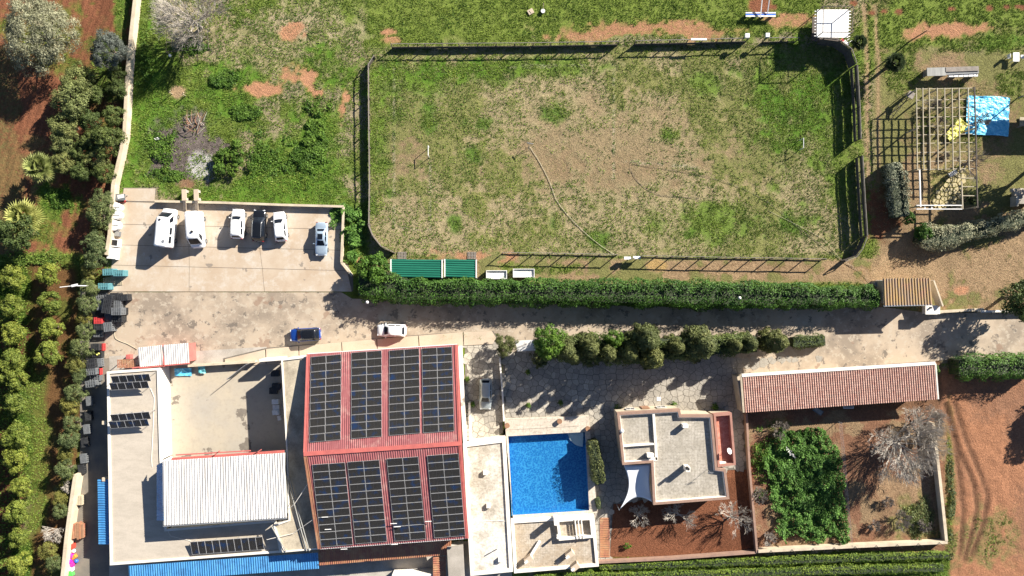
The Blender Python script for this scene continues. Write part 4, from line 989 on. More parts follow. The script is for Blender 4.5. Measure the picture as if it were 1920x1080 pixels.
def tree_proto(kind, v):
    if (kind,v) in PROTO: return PROTO[(kind,v)]
    s = hash_(kind)+v
    spec = {'orchard':(2.0,1.5,2.0,'l_orchard',60,90,.26,.30,'round',.55),'shrub':(1.55,1.3,1.7,'l_shrub',55,75,.20,.30,'round',.4),
      'yellow':(1.35,1.0,1.2,'l_yellow',40,70,.22,.32,'round',.3),'olive':(5.3,2.6,4.2,'l_olive',260,110,.26,.17,'round',.35),
      'greytree':(3.0,2.0,3.6,'l_greyolive',130,110,.22,.2,'round',.35),'dark':(2.2,2.0,2.6,'l_dark',70,90,.25,.28,'round',.5),
      'olivebush':(1.6,1.2,1.7,'l_olive',60,90,.2,.28,'round',.35),'conifer':(2.0,4.0,4.2,'l_conifer',170,85,.33,.25,'cone',.38),
      'bright':(2.6,2.3,3.9,'l_bright',80,95,.27,.28,'round',.6),'hedgebush':(1.9,1.6,1.9,'l_hedge',60,85,.24,.28,'round',.6),
      'thicket':(2.3,1.9,2.4,'l_thicket',80,90,.22,.26,'round',.45),'weedbush':(.85,.55,.55,'l_bright',26,55,.17,.34,'round',.5),
      'clipped':(1.7,1.5,1.7,'l_conifer',75,85,.2,.24,'round',.4)}[kind]
    rad,hz,zc,m,nc_,nl,lf,cr,shp,asp = spec
    PROTO[(kind,v)] = (crown_mesh(s,rad,hz,zc,M[m],nc_,nl,lf,cr,shp,asp), trunk_mesh(s,zc+hz*.5,.05+rad*.05,rad,M['bark']), rad, zc)
    return PROTO[(kind,v)]
def hash_(s): return sum(ord(c)*(i+3) for i,c in enumerate(s)) % 1000
tcount = [0]
def tree(kind, px, py, label, dia_px=None, name=None, cat='tree', group=None, hs_=1.0, rz=None):
    """px,py crown centre as seen; dia_px crown width in px"""
    tcount[0] += 1; v = tcount[0] % 3 if kind not in ('olive','greytree','bright') else 0
    cm, tm, rad, zc = tree_proto(kind, v); s = 1.0
    if dia_px: s = dia_px/(F/(H-zc))/(2*rad*1.12)
    p = P(px, py, zc*s*hs_); rr_ = random.Random(tcount[0]*7)
    t = thing(name or {'orchard':'citrus_tree','shrub':'shrub','yellow':'conifer_shrub','weedbush':'weed_bush','conifer':'cypress_tree','hedgebush':'bush','thicket':'bush','clipped':'round_bush','olivebush':'olive_bush'}.get(kind,'tree'), label, cat, (p.x,p.y,0), rr_.uniform(0,6.28), group)
    t.scale = (s, s, s*hs_); meshobj('crown', cm, t); meshobj('trunk', tm, t); return t
def hedge(label, pts, w, h, m, density=42, leaf=.25, name='hedge', seed=1, wl=None, group=None, bump=.5):
    """pts px polyline measured at top; w metres (or list per point)"""
    r = np.random.default_rng(seed); W = [P(x,y,h*.85) for x,y in pts]; ws = w if isinstance(w,list) else [w]*len(W)
    Ls = [0]; 
    for a,b in zip(W[:-1],W[1:]): Ls.append(Ls[-1]+(b-a).length)
    L = Ls[-1]; c0 = (W[0]+W[-1])/2; t = thing(name, label, 'hedge', (c0.x,c0.y,0), 0, group)
    n = int(L*(sum(ws)/len(ws)+2*h)*density); s = r.uniform(-.3, L+.3, n); th = r.uniform(0, np.pi, n)
    cx = np.interp(s, Ls, [p.x for p in W]); cy = np.interp(s, Ls, [p.y for p in W]); ww = np.interp(s, Ls, ws)
    e = .6; ex = np.interp(np.clip(s+e,0,L), Ls, [p.x for p in W])-np.interp(np.clip(s-e,0,L), Ls, [p.x for p in W]); ey = np.interp(np.clip(s+e,0,L), Ls, [p.y for p in W])-np.interp(np.clip(s-e,0,L), Ls, [p.y for p in W])
    q = np.hypot(ex,ey)+1e-6; nx_,ny_ = -ey/q, ex/q
    end = np.clip(np.minimum(s+.3, L+.3-s)/.8, .05, 1)**.5
    bl = 1+bump*(fbm(s*.9, th*1.4, seed, 3)-.5)*1.3+bump*.7*(fbm(s*.25, th*.5, seed+3, 2)-.5)
    co = np.sign(np.cos(th))*np.abs(np.cos(th))**.55; si = np.abs(np.sin(th))**.5
    dp = r.uniform(.86,1.04,n)
    lat = ww/2*co*bl*end*dp; z = np.maximum(h*si*(1+(bl-1)*.6)*dp*(.55+.45*end), .08)
    C = np.stack([cx+nx_*lat-c0.x, cy+ny_*lat-c0.y, z],-1); N = np.stack([nx_*co, ny_*co, si],-1)
    tone = np.clip(.48+.9*(fbm(s*1.4,th*2.2,seed+5,3)-.5)+.7*(fbm(s*.3,th*.8,seed+8,2)-.5)+r.uniform(-.35,.35,n),0,1)
    V_,F_ = leaf_geo(C,N,leaf,r,.6); meshobj('foliage', npmesh('foliage',V_,F_,m,np.repeat(tone,4)), t)
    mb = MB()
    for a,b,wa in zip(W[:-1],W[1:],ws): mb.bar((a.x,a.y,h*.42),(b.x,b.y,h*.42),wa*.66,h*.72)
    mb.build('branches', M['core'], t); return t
def bare_mesh(seed, hgt, rad, m, n1=7, lv=4, r0=.16, ch=4):
    r = random.Random(seed); mb = MB()
    def grow(p, d, L, rr_, k):
        q = p + d*L; mid = p+d*L*.5+Vector((r.uniform(-1,1),r.uniform(-1,1),r.uniform(-.5,.5)))*L*.07
        mb.tube([p,mid,q],[rr_,rr_*.8,rr_*.6],4 if k < 2 else 3)
        if k >= lv: return
        for _ in range(ch if k else n1):
            nd = (d*(1.0 if k else .5) + Vector((r.uniform(-1,1),r.uniform(-1,1),r.uniform(-.25,.75)))*(.75 if k else 1.0)).normalized()
            if k == 0: nd = (nd+Vector((nd.x,nd.y,0))*.5).normalized()
            grow(p+d*L*r.uniform(.55,1), nd, L*r.uniform(.55,.85) if k else rad*.40, max(rr_*.55,.017), k+1)
    grow(Vector((0,0,-.1)), Vector((0,0,1)), hgt*.33, r0, 0)
    return mb.mesh('branches', m)
def bare(px, py, label, hgt, rad, m='pale_bark', seed=1, name='bare_tree', cat='tree', group=None, lv=4, n1=7, r0=.14):
    if name == 'bare_shrub': n1 = 12; lv = max(lv,4); r0 = .06; rad *= .62
    p = P(px,py,hgt*.55); t = thing(name,label,cat,(p.x,p.y,0),0,group)
    MB().tube([(0,0,-.15),(0,0,hgt*.3)],[r0*1.25,r0*1.02],8).build('trunk', M[m], t, world=False)
    meshobj('branches', bare_mesh(seed,hgt,rad*1.4,M[m],n1,lv,r0), t); return t
def palm_mesh(seed, rad, m, nf=26, z=0):
    r = np.random.default_rng(seed); V_=[]; F_=[]; T_=[]
    for k in range(nf):
        a = k*2.399; el = R(78-95*(k/nf)); d = np.array((math.cos(a)*math.cos(el), math.sin(a)*math.cos(el), math.sin(el)))
        s = np.array((-math.sin(a),math.cos(a),0)); n = np.cross(d,s); p0 = np.array((0,0,z)); hub = p0+d*rad*.42; tn = r.uniform(.2,.9)
        b = len(V_); V_ += [p0-s*.02,p0+s*.02,hub+s*.02,hub-s*.02]; F_.append((b,b+1,b+2,b+3)); T_ += [tn]*4
        for i in range(15):
            t_ = R(-100+200*i/14); dd = d*math.cos(t_)+s*math.sin(t_); L = rad*.60*(1-.25*abs(t_)/2)*r.uniform(.85,1.1); sd = np.cross(dd,n); sd /= np.linalg.norm(sd)
            b = len(V_); V_ += [hub, hub+dd*L*.5+sd*L*.085, hub+dd*L+np.array((0,0,-L*.15)), hub+dd*L*.5-sd*L*.085]; F_.append((b,b+1,b+2,b+3)); T_ += [min(1,tn*.6),tn,min(1,tn+.3),tn]
    return npmesh('fronds', np.array(V_), F_, m, T_)
def palm(px, py, label, h, rad, m='l_palm', seed=3, nf=26):
    p = P(px,py,h); t = thing('fan_palm', label, 'palm tree', (p.x,p.y,0)); MB().tube([(0,0,-.1),(0,0,h*.5),(0,0,h)],[.26,.2,.16],9).build('trunk', M['bark'], t, world=False)
    meshobj('fronds', palm_mesh(seed,rad,M[m],nf,h), t); return t
def patch(name, label, cx, cy, rx, ry, h, n, m, leaf, seed, poly=None, ns=.8):
    """low leafy ground cover"""
    r = np.random.default_rng(seed); x = r.uniform(-1,1,n*2); y = r.uniform(-1,1,n*2); px = cx+x*rx; py = cy+y*ry
    k = (.8-np.hypot(x,y)+(fbm(px*.045,py*.045,seed,4)-.5)*ns*2.2) if poly is None else np.where(inpoly(px+26*(fbm(px*.05,py*.05,seed+31,3)-.5)+14*(fbm(px*.2,py*.2,seed+33,2)-.5),py+26*(fbm(px*.05+9,py*.05,seed+32,3)-.5),poly), 1.0, -1.0)
    ok = r.random(n*2) < np.clip(k*2.2,0,1); px,py,k = px[ok][:n],py[ok][:n],k[ok][:n]; n = len(px)
    wxy = np.stack([(px-960)*H/F,(540-py)*H/F],-1); hz = fbm(wxy[:,0]*.8,wxy[:,1]*.8,seed+2,4)
    z = h*np.clip(k*3,0.15,1)*np.clip(1.9*hz-.3,.12,1.6)*r.uniform(.7,1.05,n)
    C = np.concatenate([wxy, z[:,None]],-1); N = np.stack([r.normal(0,.5,n),r.normal(0,.5,n),np.ones(n)],-1)
    V_,F_ = leaf_geo(C,N,leaf,r,.7); tone = np.repeat(np.clip(.45+(fbm(wxy[:,0]*1.3,wxy[:,1]*1.3,seed+9,3)-.5)*1.5+r.uniform(-.3,.3,n),0,1),4)
    return tag(meshobj(name, npmesh(name,V_,F_,m,tone)), label, 'ground cover', None, 'stuff')

# ------------------------------------------------------------------ trees left of the wall
tree('olive', 74, 66, 'huge silvery olive tree standing in the red field', 165, 'olive_tree', hs_=1.0)
tree('greytree', 207, 95, 'grey leaved tree leaning over the perimeter wall', 84, 'grey_olive_tree')
G = 'dense trees outside the perimeter wall'
for k,(kd,x,y,d) in enumerate((('thicket',150,150,55),('thicket',138,190,62),('thicket',126,235,52),('thicket',122,272,46),('thicket',122,304,40),('dark',180,178,36),('dark',220,142,34),('dark',222,168,34),('dark',172,228,44),('dark',215,218,40),('dark',207,265,58),('dark',175,265,44),('dark',155,322,40),('dark',197,325,40),('thicket',185,300,40),('dark',155,285,40))):
    nm = ['topmost olive green bush of the row outside the wall','second olive green bush down the row outside the wall','third olive green bush down the row outside the wall','fourth olive green bush down the row outside the wall','lowest olive green bush of the row beside the fan palm','small dark bush right of the topmost olive green bush','small dark bush under the grey leaning tree','small dark bush against the wall below the grey tree','dark bush in the middle of the thicket outside the wall','dark bush hugging the wall at mid height of the meadow','large dark bush spilling over the perimeter wall','dark bush left of the one spilling over the wall','dark bush right of the upper fan palm','dark bush by the lower end of the perimeter wall','green bush above the lower end of the perimeter wall','dark bush between the upper palm and the wall'][k]
    tree(kd,x,y,nm,d*(1.3 if kd == 'thicket' else 1.12),'bush','bush',G)
palm(75,314,'pale yellow green fan palm beside the thicket in the red field',2.6,2.35,seed=3,nf=22)
palm(47,408,'large pale fan palm with green undergrowth on the red field',2.8,2.8,seed=6,nf=24)
tree('dark',32,435,'dark green bush under the large fan palm',80,'bush','bush')
for k,(x,y,d) in enumerate(((25,522,58),(25,574,56),(28,626,60),(24,676,56),(36,712,54),(34,758,58),(33,817,62),(33,861,60),(43,910,52),(35,958,54),(37,1007,46),(38,1056,56))):
    tree('orchard',x,y,f'{ORD[k]} citrus tree from the top in the orchard column along the left edge',d*.88,None,'tree','citrus trees in the orchard')
for k,(x,y,d) in enumerate(((93,514,50),(97,566,54),(97,614,52),(93,662,56))):
    tree('orchard',x,y,f'{ORD[k]} citrus tree from the top in the inner orchard column',d*.9,None,'tree','citrus trees in the orchard')
tree('orchard',4,700,'citrus tree cut by the left edge below the fourth column tree',44,None,'tree','citrus trees in the orchard')
sh_l = [('shrub',192,376,48),('shrub',190,403,54),('yellow',184,430,34),('shrub',180,456,50),('shrub',179,484,48),('yellow',169,512,38),('shrub',168,541,40),('shrub',166,570,42),('yellow',160,594,34),('shrub',162,620,38),('shrub',154,653,46),('yellow',143,682,42),('shrub',149,703,34),('shrub',143,737,44),('yellow',134,760,46),('shrub',137,793,40),('shrub',133,823,42),('yellow',124,852,34),('shrub',125,878,42),('yellow',115,938,36),('shrub',117,958,34),('yellow',93,1032,40),('shrub',103,1055,36)]
cnt = {'shrub':0,'yellow':0}
for kd,x,y,d in sh_l:
    w_ = 'round dark green shrub' if kd == 'shrub' else 'flat yellowish conifer shrub'
    tree(kd,x,y,f'{ORD[cnt[kd]]} {w_} from the top in the row beside lane and car park',d,None,'shrub','shrubs in the border row'); cnt[kd] += 1
bare(127,912,'small leafless shrub by the top end of the lower wall',1.8,1.5,'pale_bark',11,'bare_shrub','shrub')
bare(102,996,'wide leafless shrub beside the lower wall',2.2,2.4,'pale_bark',12,'bare_shrub','shrub')
patch('weeds','green weeds under the palms on the red field',112,372,34,28,.4,2500,M['l_bright'],.2,41)
patch('weeds_orchard','lush grass at the top of the orchard',70,484,110,20,.35,4000,M['l_grass'],.2,42)
# meadow
bare(352,30,'tall leafless pale tree leaning at the top of the meadow',7.5,4.0,'pale_bark',21,lv=5,n1=15,r0=.17)
for k,(x,y,d) in enumerate(((443,272,26),(445,288,28),(420,290,28),(412,318,30),(437,318,26),(448,304,24),(410,300,22),(470,312,16))):
    tree('weedbush',x,y,f'{ORD[k]} small green bush of the cluster right of the burnt patch',d,None,'bush','small bushes right of the burnt patch')
for i,(cx,cy,rx,ry,h,n) in enumerate(((590,235,34,58,.6,6000),(575,300,50,55,.45,5000),(300,270,40,60,.4,3500),(470,215,40,20,.4,2200),(660,440,28,62,.9,9000),(455,145,0,0,0,0),(640,400,22,40,.6,3000),(500,300,60,60,.25,3000),(315,328,50,14,.3,1500),(270,130,20,70,.3,2000),(1000,500,0,0,0,0),(430,150,45,20,.35,2000),(360,90,36,16,.35,1500))):
    if n: patch('weed_patch',['tall green weeds left of the arena fence','green weeds on the meadow above the car park','weeds left of the burnt patch','weeds above the burnt patch','dense ivy between car park and arena fence','','ivy at the upper right corner of the car park','loose weeds in the middle of the meadow','weeds above the car park wall','grass along the meadow side of the perimeter wall','','lush grass under the leafless tree shadow','grass under the metal frame'][i],cx,cy,rx,ry,h,n,M['l_bramble'] if i in (4,6) else M['l_bright'],.22,60+i)
# main hedge
hedge('tall broad green hedge running along the upper side of the road',[(672,530),(720,532),(760,546),(900,547),(1100,549),(1300,552),(1500,556),(1650,559)],[5.2,5.0,3.6,3.5,3.9,4.0,3.3,3.2],3.2,M['l_hedge'],48,.25,'hedge',1)
tree('hedgebush',700,505,'broad bush bulging at the left end of the long hedge',66,'bush','bush')
hedge('dense green hedge at the right edge below the road',[(1800,690),(1850,689),(1960,688)],3.3,3.1,M['l_hedge'],48,.25,'hedge',2)
hedge('narrow green hedge on the right side of the pool',[(1112,828),(1121,880),(1124,908)],1.8,2.7,M['l_conifer'],50,.2,'hedge',3)
hedge('low green hedge strip below the pool hedge',[(1120,935),(1124,955)],.9,1.2,M['l_conifer'],50,.18,'hedge',4)
hedge('silvery olive hedge beside the arena and pergola',[(1676,305),(1685,340),(1690,375),(1694,405)],[2.6,2.8,3.0,3.0],2.4,M['l_olive'],50,.22,'hedge',5,bump=.6)
hedge('silvery olive hedge curving to the right edge',[(1728,438),(1765,448),(1800,437),(1850,428),(1900,414),(1960,400)],[3.4,3.6,3.0,2.6,2.6,2.6],2.2,M['l_olive'],50,.22,'hedge',6,bump=.6)
tree('hedgebush',1730,437,'green bush at the left end of the curving olive hedge',40,'bush','bush')
tree('hedgebush',1704,410,'small dark green bush at the lower end of the olive hedge',28,'bush','bush')
hedge('small green clipped bush at the right end of the tiled roof',[(1757,685),(1759,703)],.9,1.6,M['l_hedge'],50,.18,'hedge',7)
tree('dark',1912,560,'dark tree cut by the right edge above the road',90,'dark_tree','tree')
# row of trees below the road
GR = 'trees between road and courtyard'
row = [('clipped',948,645,44,1.0,'leftmost round clipped bush by the courtyard entrance'),('bright',1028,640,62,1.1,'bright green tree by the white slatted gate'),('clipped',1012,671,38,1.0,'small round bush below the bright green tree'),
 ('conifer',1062,655,46,1.0,'first dark conifer right of the bright green tree'),('conifer',1075,668,38,.9,'second dark conifer right of the bright green tree'),('conifer',1105,650,48,1.0,'third dark conifer right of the bright green tree'),('clipped',1108,676,32,.9,'small pale bush below the third conifer'),
 ('bright',1150,635,38,.9,'small bright green tree in the conifer row'),('conifer',1140,662,40,.95,'fourth dark conifer below the small bright tree'),('conifer',1178,660,46,1.0,'fifth conifer with pale tips in the row'),('conifer',1212,636,58,1.15,'tall spreading conifer in the middle of the row'),('conifer',1222,668,52,1.1,'pale tipped conifer reaching down into the courtyard'),
 ('conifer',1266,650,40,.95,'conifer left of the wide dark one'),('conifer',1312,645,66,1.15,'wide dark conifer near the right end of the row'),('clipped',1348,643,34,.8,'greyish bush right of the wide dark conifer'),('conifer',1374,646,36,.75,'first low conifer of the right end group'),('conifer',1402,643,38,.7,'second low conifer of the right end group'),('clipped',1432,644,34,.75,'third low bush of the right end group'),('conifer',1455,640,46,.85,'pointed conifer of the right end group')]
for kd,x,y,d,hh,lb in row: tree(kd,x,y,lb,d*(1.18 if kd == 'conifer' else 1.1),None,'tree',GR,hs_=hh*1.5 if kd == 'bright' else (hh if kd != 'conifer' else hh*6.9/(8.2*d*1.18/(F/(H-4.2))/4.48)))
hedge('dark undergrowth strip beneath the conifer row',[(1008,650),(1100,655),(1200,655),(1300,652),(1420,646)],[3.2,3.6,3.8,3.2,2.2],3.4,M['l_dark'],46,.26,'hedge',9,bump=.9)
hedge('low green hedge at the right end of the conifer row',[(1488,642),(1548,639)],[2.0,1.8],1.6,M['l_dark'],55,.2,'hedge',8)
# villa garden and paddock
for k,(x,y,h,r_,sd) in enumerate(((1198,970,2.6,2.0,31),(1275,968,2.4,2.6,32),(1378,975,3.2,2.9,33))):
    bare(x,y,['small leafless pale tree below the shade sail','leafless pale tree in the shadow below the house','larger leafless pale tree at the right of the red soil bed'][k],h,r_*.8,'pale_bark',sd,n1=10,r0=.10)
tree('weedbush',1176,1023,'tiny green plant in the red soil bed',14,None,'plant')
bare(1690,834,'big leafless grey tree against the right paddock wall',6.0,4.6,'pale_bark',35,lv=5,n1=16,r0=.15)
bare(1735,795,'leafless grey tree below the right end of the tiled roof',4.6,2.6,'pale_bark',36,lv=5,n1=9,r0=.11)
bare(1690,975,'grey leafless shrub in the lower right of the paddock',2.0,2.2,'grey_twig',37,'bare_shrub','shrub')
bare(1465,808,'grey leafless shrub at the top left of the paddock',2.4,2.0,'grey_twig',38,'bare_shrub','shrub')
bare(1485,848,'small white leafless tree above the brambles',2.6,1.4,'paint_white',39,lv=2,n1=6)
bare(1425,930,'pale leafless shrub on the left side of the paddock',1.8,1.7,'grey_twig',40,'bare_shrub','shrub')
bare(1440,1010,'pale leafless shrub in the lower left of the paddock',1.8,1.8,'pale_bark',43,'bare_shrub','shrub')
for x,y,sd in ((1640,985,44),(1735,985,45),(1665,940,46)): bare(x,y,{44:'fallen pale branches in the paddock middle',45:'grey dry shrub against the lower right paddock wall',46:'dry grey shrub under the big leafless tree'}[sd],1.2,1.4,'grey_twig',sd,'bare_shrub','shrub',lv=3)
patch('bramble_patch','dense green bramble thicket filling the left paddock',1510,908,92,125,1.05,34000,M['l_bramble'],.23,70,[(1440,815),(1470,800),(1500,812),(1530,802),(1560,820),(1572,860),(1580,900),(1586,960),(1588,1012),(1545,1008),(1510,1016),(1480,1000),(1470,1012),(1448,990),(1455,960),(1436,940),(1445,900),(1430,870)])
patch('bramble_edge','green weeds between the house path and the brambles',1425,860,22,80,.6,3000,M['l_bright'],.22,71)
patch('paddock_weeds','thin weeds in the lower right paddock',1725,975,40,50,.4,2500,M['l_shrub'],.2,72)
patch('field_edge_weeds','green weeds outside the right paddock wall',1782,930,10,120,.4,2200,M['l_shrub'],.2,73)
patch('crop_rows','bright green crop at the bottom edge',0,0,0,0,0,0,M['l_vine'],.2,74) if False else None
for k,(p0,p1,w,h) in enumerate((([1125,1064],[1780,1042],1.2,.7),([1000,1086],[1770,1066],1.4,.8))):
    hedge(['upper bright green crop row below the paddock wall','lower bright green crop row along the bottom edge'][k],[p0,[(p0[0]+p1[0])/2,(p0[1]+p1[1])/2],p1],w,h,M['l_vine'],60,.2,'crop_row',80+k,bump=.8)
patch('crop_weeds','leafy ground cover between the crop rows',1440,1068,360,26,.3,9000,M['l_vine'],.18,75)
# pergola surroundings
palm(1611,80,'small dark fan palm beside the pavilion',1.2,1.3,'l_palmdark',8,20)
palm(1678,118,'dark fan palm beside the dirt track',2.6,1.6,'l_palmdark',9,26)
palm(1824,372,'small dark palm at the lower right of the pergola',1.8,1.2,'l_palmdark',10,20)
bare(1845,222,'round leafless bush on the blue tarpaulin',1.8,1.6,'grey_twig',51,'bare_shrub','shrub',lv=4)
bare(1822,305,'dark leafless tree at the right side of the pergola',3.6,2.2,'grey_twig',52,lv=4,n1=8)
bare(1750,200,'leafless bush under the upper left of the pergola',1.8,1.9,'grey_twig',53,'bare_shrub','shrub')
bare(1765,235,'dark leafless bush under the middle of the pergola',1.6,1.8,'grey_twig',54,'bare_shrub','shrub')
bare(1775,292,'small leafless bush under the lower pergola',1.0,.9,'grey_twig',55,'bare_shrub','shrub',lv=3)
# trees beyond the right edge whose shade falls into view
tree('dark',2085,740,'tree just beyond the right edge below the road hedge',110,'dark_tree','tree',hs_=.9)
tree('dark',1985,300,'tree just beyond the right edge above the barbecue',100,'dark_tree','tree',hs_=1.2)
# ------------------------------------------------------------------ vehicles
WHEEL = {}
def car(label, px, py, ang, L, W, Hh, paint, kind='hatch', zc=None, roofm=None, name='parked_car', cat='car', bars=False, plate=True, sunroof=False):
    """px,py centre as seen at roof height; ang heading (radians, 0=+x)"""
    zc = zc or Hh*.8; p = P(px,py,zc); t = thing(name,label,cat,(p.x,p.y,.036 if py < 545 else .014),ang,'parked vehicles')
    van = kind == 'van'; bz = 1.25 if van else (.92 if kind != 'suv' else 1.05); zl = .22
    # lower body
    if van: st = [(-.5,.90,bz),(-.49,.97,bz+.02),(-.3,1,bz+.02),(.2,1,bz+.02),(.36,.99,bz-.02),(.43,.95,bz-.12),(.475,.86,bz-.28),(.5,.70,bz-.48)]
    elif kind == 'sedan': st = [(-.5,.76,bz-.22),(-.485,.88,bz-.08),(-.44,.97,bz-.02),(-.33,1,bz),(-.1,1,bz+.02),(.16,1,bz),(.30,.99,bz-.06),(.41,.95,bz-.13),(.47,.86,bz-.24),(.5,.68,bz-.38)]
    else: st = [(-.5,.80,bz-.15),(-.485,.91,bz-.02),(-.43,.98,bz+.02),(-.2,1,bz+.03),(.1,1,bz+.01),(.24,1,bz-.02),(.36,.97,bz-.08),(.44,.90,bz-.16),(.48,.78,bz-.28),(.5,.60,bz-.42)]
    V_=[]; hw = W/2; K = 12
    for fx,fw,zb in st:
        w = hw*fw; zt = zb
        V_ += [(fx*L,y,z) for y,z in ((0,zl),(w*.88,zl),(w*.97,zl+.12),(w,(zl+zt)*.5),(w*.985,zt-.12),(w*.90,zt-.015),(0,zt+.035),(-w*.90,zt-.015),(-w*.985,zt-.12),(-w,(zl+zt)*.5),(-w*.97,zl+.12),(-w*.88,zl))]
    F_=[]; n=len(st)
    for i in range(n-1):
        for k in range(K): F_.append((i*K+k,(i+1)*K+k,(i+1)*K+(k+1)%K,i*K+(k+1)%K))
    me = bpy.data.meshes.new('body'); me.from_pydata(V_,[],F_+[tuple(range(K)),tuple(reversed(range((n-1)*K,n*K)))]); me.materials.append(paint); me.polygons.foreach_set('use_smooth',[True]*len(me.polygons))
    bmn = bmesh.new(); bmn.from_mesh(me); bmesh.ops.recalc_face_normals(bmn, faces=bmn.faces); bmn.to_mesh(me); bmn.free()
    body = meshobj('body', me, t); sm = body.modifiers.new('sub','SUBSURF'); sm.levels = 1; sm.render_levels = 1
    # cabin: bottom outline and roof outline
    if van: xr0,xf0,xr1,xf1,wb,wt = -.492*L,.40*L,-.485*L,.235*L,hw*.97,hw*.86
    elif kind == 'sedan': xr0,xf0,xr1,xf1,wb,wt = -.33*L,.20*L,-.20*L,.03*L,hw*.88,hw*.68
    elif kind == 'suv': xr0,xf0,xr1,xf1,wb,wt = -.475*L,.255*L,-.40*L,.10*L,hw*.90,hw*.74
    else: xr0,xf0,xr1,xf1,wb,wt = -.475*L,.25*L,-.36*L,.07*L,hw*.90,hw*.71
    zb = bz-.06; zt = Hh
    cb = .22*wb
    def outline(xr,xf,w,z,c): return [(xr,-w+c,z),(xr,w-c,z),(xr+c*.7,w,z),(xf-c,w,z),(xf,w-c*1.6,z),(xf+c*.25,0,z),(xf,-w+c*1.6,z),(xf-c,-w,z),(xr+c*.7,-w,z)]
    b0 = outline(xr0,xf0,wb,zb,.12); zm = zt-.10; b1 = outline(lerp(xr0,xr1,.88),lerp(xf0,xf1,.88),lerp(wb,wt,.85),zm,.14); b2 = outline(xr1,xf1,wt*.96,zt,.2); b3 = outline(xr1+.25,xf1-.25,wt*.7,zt+.03,.25)
    k = 9; V_ = b0+b1+b2+b3; F_ = [(j*k+i,j*k+(i+1)%k,(j+1)*k+(i+1)%k,(j+1)*k+i) for j in range(3) for i in range(k)]+[tuple(range(3*k,4*k))]
    mb = MB().add(V_,F_); me = mb.mesh('cabin', roofm or paint, None, True); bmn = bmesh.new(); bmn.from_mesh(me); bmesh.ops.recalc_face_normals(bmn, faces=bmn.faces); bmn.to_mesh(me); bmn.free(); cab = meshobj('cabin', me, t)
    def glass(q, nm, parent=t, m=None):
        q = [Vector(v) for v in q]; c = sum(q,Vector())/len(q); nr = (q[1]-q[0]).cross(q[-1]-q[0]).normalized(); out = Vector((c.x,c.y,0)) - Vector(((xr1+xf1)/2,0,0)); out.z = .4*out.length
        if nr.dot(out) < 0: q = q[::-1]; nr = -nr
        MB().add([v+nr*.025 for v in q]+[v-nr*.01 for v in q],[tuple(range(len(q))),tuple(reversed(range(len(q),2*len(q))))]+[(i,len(q)+i,len(q)+(i+1)%len(q),(i+1)%len(q)) for i in range(len(q))]).build(nm, m or M['glass'], parent, world=False)
    def bl(i,j,f,a=b0,b=b1): return Vector(a[i]).lerp(Vector(b[i]),f)
    wsm = MB()
    for i,j in ((4,5),(5,6)):
        q = [bl(i,0,.14),bl(j,0,.14),bl(j,0,1.0),bl(i,0,1.0)]; nr = (q[1]-q[0]).cross(q[3]-q[0]).normalized()
        if nr.x < 0: nr = -nr
        wsm.add([v+nr*.035 for v in q]+[v-nr*.02 for v in q],[(0,1,2,3),(7,6,5,4),(0,4,5,1),(1,5,6,2),(2,6,7,3),(3,7,4,0)])
    wsm.build('windscreen', M['glass'], t, world=False)
    if not van: glass([bl(0,0,.30).lerp(bl(1,0,.30),.06),bl(0,0,.30).lerp(bl(1,0,.30),.94),bl(0,0,.95).lerp(bl(1,0,.95),.92),bl(0,0,.95).lerp(bl(1,0,.95),.08)],'rear_window')
    for i,j in ((2,3),(8,7)):
        lo0,lo1,hi0,hi1 = bl(i,0,.25),bl(j,0,.25),bl(i,0,.93),bl(j,0,.93)
        spans = ((.80,.98),) if van else ((.10,.46),(.50,.95))
        for s0,s1 in spans: glass([lo0.lerp(lo1,s0),lo0.lerp(lo1,s1),hi0.lerp(hi1,min(s1,.98)),hi0.lerp(hi1,s0+.02)],'side_window')
    if 'w' not in WHEEL:
        w = MB(); rr_=.33; n=18
        w.add([(rr_*f*math.cos(2*math.pi*i/n),y,rr_*f*math.sin(2*math.pi*i/n)) for f,y in ((.62,-.1),(.93,-.105),(1,-.07),(1,.07),(.93,.105),(.62,.1)) for i in range(n)],[(j*n+i,j*n+(i+1)%n,(j+1)*n+(i+1)%n,(j+1)*n+i) for j in range(5) for i in range(n)])
        rm = MB(); rm.add([(rr_*.63*math.cos(2*math.pi*i/n),y,rr_*.63*math.sin(2*math.pi*i/n)) for y in (-.08,.08) for i in range(n)],[(i,(i+1)%n,n+(i+1)%n,n+i) for i in range(n)]+[tuple(range(n)),tuple(reversed(range(n,2*n)))])
        for i in range(5): a_=2*math.pi*i/5; rm.bar((0,.09,0),(rr_*.55*math.cos(a_),.09,rr_*.55*math.sin(a_)),.05,.03)
        WHEEL['w'] = (w.mesh('wheel',M['tyre'],None,True), rm.mesh('rim',M['steel']))
    for sx in (-.30,.31):
        for sy in (-1,1):
            o = meshobj('wheel', WHEEL['w'][0], t); o.location = (sx*L,sy*(hw-.09),.32); meshobj('rim', WHEEL['w'][1], o)
